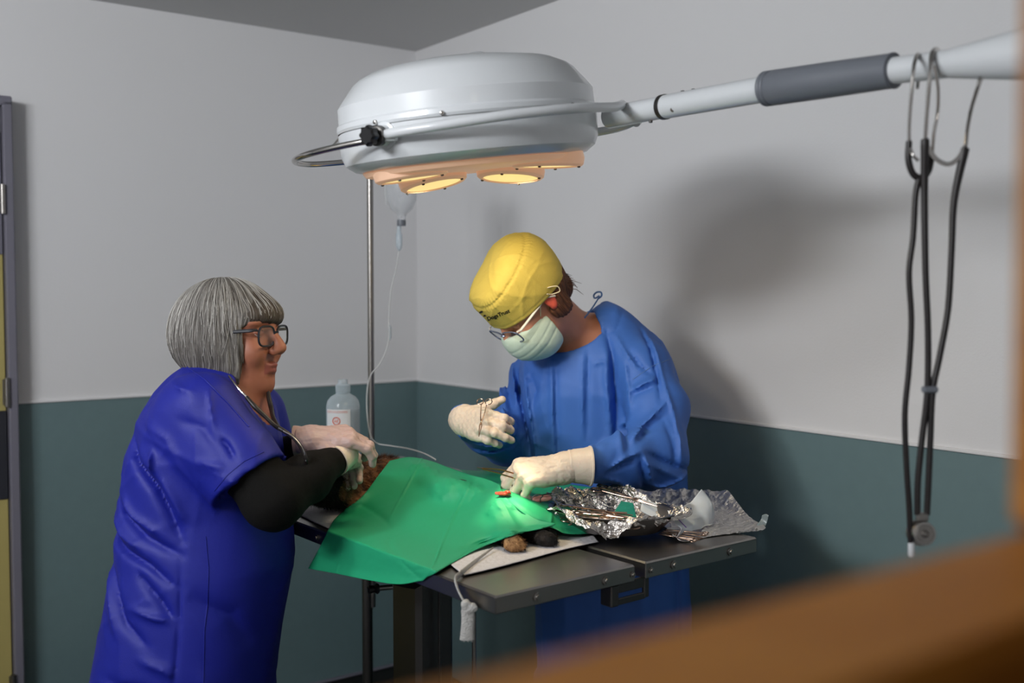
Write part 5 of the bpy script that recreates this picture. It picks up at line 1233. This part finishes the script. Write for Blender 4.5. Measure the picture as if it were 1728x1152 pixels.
# foil sheet on the right-hand panel
FG = G([
 [(1062, 838, 2.50), (1110, 840, 2.50), (1160, 850, 2.48), (1200, 862, 2.46), (1228, 872, 2.42)],
 [(1075, 856, 2.44), (1120, 862, 2.43), (1165, 868, 2.40), (1215, 878, 2.36), (1260, 886, 2.30)],
 [(1095, 880, 2.32), (1135, 885, 2.30), (1180, 890, 2.27), (1235, 895, 2.24), (1290, 900, 2.18)],
 [(1120, 910, 2.16), (1150, 914, 2.15), (1190, 914, 2.15), (1240, 912, 2.15), (1288, 906, 2.155)],
 [(1135, 927, 2.08), (1158, 930, 2.07), (1192, 921, 2.11), (1240, 913, 2.14), (1288, 907, 2.15)]])
FG = [[Vector((p.x, p.y, TZ + .004)) + (Vector((0, 0, .03)) if (j == 0) else Vector((0, 0, .0))) for i, p in enumerate(r)] for j, r in enumerate(FG)]
for j, r in enumerate(FG): r[0].z += .012; r[-1].z += .006
fs = sheet('foil_sheet', FG, 110, 100, mat('foil_sheet_metal', (226, 222, 218), .36, metal=1., bump=.6, bscale=120), thick=.0006, disp=lambda S: .0045 * crease(S, 28, 95) + .0030 * crease(S, 75, 96) + .0008 * ridged(S, 200, 98) + .004 * np.clip((S[..., 1] - 2.30) * 6, 0, 1) * ridged(S, 90, 97), post=clampz(TZ + .0015), smooth=False)
tag(fs, 'flat sheet of crinkled foil spread on the right half of the table', 'foil sheet')
def forceps_mb(scale=1.0):
    "haemostat lying in the xy plane, jaws to +x; returns builders for two halves, rings, screw"
    out = []
    for s in (-1, 1):
        mb = MB(); mb.tube([(.052, s * .0005, 0), (.035, s * .0016, 0), (.012, s * .003, 0), (0, 0, s * .0006), (-.02, -s * .0045, 0), (-.05, -s * .007, 0), (-.062, -s * .008, 0)], [.0008, .0013, .0021, .0027, .0019, .0016, .0015], 8, smooth=4, flat=.8); out.append(('blade', mb))
    return out
proto = None
def forceps(loc, yaw, pitch, roll, s_=1.0, label=None, group=None, name='forceps', curved=False):
    global proto
    if proto is None:
        r = bpy.data.objects.new(name, None); r.empty_display_size = .02; link(r, None, Vector((0, 0, 0)))
        for s in (-1, 1):
            mb = MB(); mb.tube([(.052, s * .0005, 0), (.035, s * .0016, 0), (.012, s * .003, 0), (0, 0, s * .0008), (-.02, -s * .0045, 0), (-.05, -s * .0075, 0), (-.064, -s * .0085, 0)], [.0008, .0013, .0021, .0027, .0019, .0016, .0015], 8, smooth=4)
            h = mb.build('shank', M['instr'], r, origin=(0, 0, 0))
            mb = MB(); mb.torus((-.075, -s * .0135, 0), (0, 0, 1), .0105, .0016, 24, 8); g = mb.build('ring_handle', M['instr'], h, origin=(0, 0, 0))
        mb = MB(); mb.lathe([(0, .0034), (.0022, .0032), (.0026, .0024), (.0026, -.0028), (0, -.003)], (0, 0, 0), (0, 0, 1), 14); mb.build('pivot_screw', M['steel'], r, origin=(0, 0, 0))
        mb = MB(); mb.box((-.045, 0, 0), .002, .012, .002, None, .0004); mb.build('ratchet', M['steel'], r, origin=(0, 0, 0))
        proto = r; o = r
    else:
        o = proto.copy(); C.objects.link(o)
        for ch in list(proto.children):
            c = ch.copy(); C.objects.link(c); c.parent = o
            for g in list(ch.children): d = g.copy(); C.objects.link(d); d.parent = c
    o.location = loc; o.rotation_euler = (roll, pitch, yaw); o.scale = (s_, s_, s_); tag(o, label, 'forceps', group); return o
iz = TZ + .0215
yaw0 = math.atan2(dax.y, dax.x)
PL = 'steel forceps lying in the pile in the foil-lined dish'
for i in range(9):
    c = DC + dax * (-.002 + .012 * math.sin(i * 2.1)) + day * (-.062 + .0070 * i) + Vector((0, 0, 0))
    forceps(Vector((c.x, c.y, iz + .0085 + .0036 * (i % 3) + .0012 * i)), yaw0 - .10 + .09 * math.sin(i * 1.7) + (PI if i % 4 == 3 else 0), .05 * math.cos(i * 2.3), .25 * math.sin(i * 1.3), 1.0 + .12 * math.sin(i), PL, 'forceps piled in the dish')
c = DC + day * .072 + dax * .02; forceps(Vector((c.x, c.y, TZ + .062)), yaw0 - .12, .18, .1, 1.1, 'steel forceps leaning along the back rim of the foil-lined dish', 'forceps leaning on the dish rim')
c = atz(1168, 903, TZ)
for i in range(4):
    p = atz(1136 + 5 * i, 905 - 3 * i, TZ + .010 + .003 * i); forceps(p, yaw0 + PI + .10 * i - .15, -.03, .2 * math.sin(i), .62, 'steel forceps lying on the foil sheet under the white paper', 'forceps on the foil sheet')
# hook-ended probe at the left of the dish
q0 = [at(946, 872, 2.11), at(952, 868, 2.11), at(962, 872, 2.11), at(970, 882, 2.11), at(1010, 888, 2.13), at(1058, 905, 2.12)]
q0 = [Vector((p.x, p.y, max(p.z, TZ + .05))) for p in q0]
mb = MB(); mb.tube(q0, [.0007, .0009, .0011, .0013, .0014, .0014], 8, smooth=5); tag(mb.build('hooked_probe', M['instr']), 'thin steel probe with curved hook lying on top of the dish pile', 'probe')
# green swab, white card, wrapping paper
sw_ = sheet('green_swab', G([[(1048, 846, 2.17), (1058, 847, 2.17), (1068, 849, 2.17)], [(1036, 866, 2.15), (1055, 868, 2.15), (1074, 872, 2.15)], [(1034, 884, 2.14), (1055, 886, 2.14), (1080, 890, 2.14)]]), 24, 24, M['teals'], thick=.003, disp=lambda S: .002 * crease(S, 60, 5)); tag(sw_, 'folded blue-green swab standing in the foil-lined dish', 'swab')
cd = sheet('paper_card', G([[(1084, 842, 2.20), (1108, 849, 2.20), (1133, 857, 2.20)], [(1082, 852, 2.19), (1106, 862, 2.185), (1131, 870, 2.18)], [(1080, 862, 2.18), (1104, 873, 2.17), (1128, 882, 2.16)]]), 12, 12, M['paper'], thick=.0008); tag(cd, 'small plain white card leaning behind the foil-lined dish', 'card')
wp = sheet('wrapping_paper', G([
 [(1184, 825, 2.26), (1194, 836, 2.26), (1202, 850, 2.25), (1206, 866, 2.24), (1204, 880, 2.22)],
 [(1166, 846, 2.24), (1180, 852, 2.23), (1192, 862, 2.22), (1197, 876, 2.21), (1198, 890, 2.20)],
 [(1160, 850, 2.20), (1168, 860, 2.20), (1178, 870, 2.195), (1184, 882, 2.19), (1188, 892, 2.185)],
 [(1134, 864, 2.13), (1148, 872, 2.125), (1160, 880, 2.12), (1168, 886, 2.115), (1172, 894, 2.11)],
 [(1136, 872, 2.10), (1142, 884, 2.09), (1150, 892, 2.08), (1146, 902, 2.07), (1142, 908, 2.07)]]), 44, 44, M['paper'], thick=.0005, disp=lambda S: .0045 * crease(S, 24, 12) + .0022 * crease(S, 60, 14), post=clampz(TZ + .006)); tag(wp, 'crumpled white instrument wrapper with purple stripes beside the dish', 'paper')
bw = bvh_of(wp)
mb = MB()
for (x0, y0, x1, y1, r) in ((1141, 872, 1158, 890, .0019), (1147, 868, 1164, 886, .0010), (1153, 866, 1163, 876, .0007)):
    q = [project(bw, x0 + (x1 - x0) * t, y0 + (y1 - y0) * t, .0010) for t in np.linspace(0, 1, 8)]; q = [p for p in q if p is not None]
    if len(q) > 1: mb.tube(q, r, 6)
if mb.v: mb.build('printed_stripes', M['purple'], wp)
pf_ = sheet('plastic_film', G([[(1272, 890, 2.19), (1279, 893, 2.185), (1284, 899, 2.18)], [(1283, 878, 2.20), (1288, 880, 2.195), (1293, 884, 2.19)], [(1286, 869, 2.20), (1292, 867, 2.195), (1297, 869, 2.19)]]), 14, 14, M['irid'], thick=.0005, disp=lambda S: .002 * crease(S, 70, 15)); tag(pf_, 'curled corner of pale plastic film at the right end of the table', 'plastic film')
# tweezers in the left hand and needle holder in the right
tw = empty('tweezers', at(808, 790, 2.24), 'long steel tweezers held in the surgeon\'s left glove over the wound', 'tweezers')
lit_steel = mat('warm_lit_steel', (214, 140, 100), .3, metal=1.)  # the lamp's warm reflection is put into the steel's base colour
for s in (-1, 1):
    mb = MB(); mb.tube([at(808, 790, 2.26), at(822, 792 + 1.5 * s, 2.235), at(845, 796 + 3.5 * s, 2.20), at(866, 802 + 4 * s, 2.175)], [.0016, .0022, .0024, .002], 8, smooth=5, flat=.5); mb.build('tweezer_arm', lit_steel, tw)
mb = MB(); mb.tube([at(806, 789, 2.262), at(815, 791, 2.248)], .0026, 10); mb.build('tweezer_end', M['steel'], tw)
nh = forceps(at(812, 712, 2.30), 0, 0, 0, .72, 'steel needle holder hanging from the fingers of the surgeon\'s raised right glove', None, 'needle_holder')
nh.name = 'needle_holder'; nh['category'] = 'needle holder'
dv = Vector((-.12, -.62, -.78)); nh.rotation_mode = 'QUATERNION'; nh.rotation_quaternion = dv.to_track_quat('X', 'Z')
# towel clamp holding the rear drape and the skin fold by it
sk = at(908, 838, 2.17); 
mb = MB(); mb.tube([at(897, 846, 2.165), at(899, 838, 2.165), at(908, 834, 2.165), at(916, 836, 2.165), at(912, 841, 2.165), at(912, 848, 2.165)], .0012, 8, smooth=5); mb.tube([at(914, 835, 2.165), at(931, 832, 2.18)], .0014, 8); tag(mb.build('towel_clamp', M['steeldk']), 'small dark towel clamp gripping the rear green drape near the surgeon\'s glove', 'clamp')
sdfobj('skin_fold', lambda P: np.minimum(ell(P, at(901, 843, 2.18), (.010, .008, .008)), ell(P, at(922, 839, 2.19), (.014, .009, .008))) if False else smin(ell(P, at(902, 843, 2.18), (.012, .008, .008)), ell(P, at(919, 840, 2.185), (.016, .009, .008)), .006), A3(sk) - .05, A3(sk) + .05, .002, M['pinkskin'], dogr)
# suture thread
mb = MB(); mb.tube([at(818, 786, 2.26), at(812, 783, 2.26), at(820, 778, 2.25)], .0004, 5, smooth=4); mb.tube([at(836, 812, 2.2), at(840, 806, 2.19), at(848, 808, 2.18)], .0004, 5, smooth=4)
# gauze strip tied at the near corner
gz = empty('gauze_tie', at(790, 1078, 1.86), 'white knitted gauze strip knotted round the near table corner', 'gauze strip')
def eY(px, off=.010):
    s = (px - 864) / F; P = T(-off, 0); b = (s * P.y - P.x) / (E2.x - s * E2.y); return (P + E2 * b).y
mb = MB(); mb.tube([atz(832, 924, TZ + .012), atz(800, 948, TZ + .009), atz(780, 965, TZ + .009), at(769, 976, eY(769, .004)), at(771, 990, eY(771)), at(777, 1004, eY(777)), at(785, 1018, eY(785))], [.002, .004, .0055, .006, .006, .0055, .0055], 12, smooth=6, flat=.35, up=(.5, -.8, 0)); mb.build('gauze_band', M['gauze'], gz)
sdfobj('knot', lambda P: smin(smin(ell(P, at(786, 1020, eY(790, .014)), (.009, .008, .010)), ell(P, at(797, 1024, eY(790, .014)), (.010, .008, .008)), .004), ell(P, at(790, 1030, eY(790, .014)), (.011, .007, .007)), .004) - .0012 * ridged(P, 300, 3), A3(at(790, 1024, eY(790, .014))) - .03, A3(at(790, 1024, eY(790, .014))) + .03, .0015, M['gauze'], gz)
mb = MB(); mb.tube([at(789, 1028, eY(790, .014)), at(790, 1045, eY(790, .014)), at(789, 1062, eY(790, .014)), at(788, 1079, eY(790, .014))], [.011, .0115, .0115, .0125], 16, smooth=5, flat=.4, up=(.2, -1, 0)); 
for k in range(9): mb.tube([at(780 + 2.1 * k, 1076, eY(790, .014)), at(779 + 2.2 * k, 1081 + (k % 3), eY(790, .014))], .0007, 5)
mb.build('gauze_tail', M['gauze'], gz)
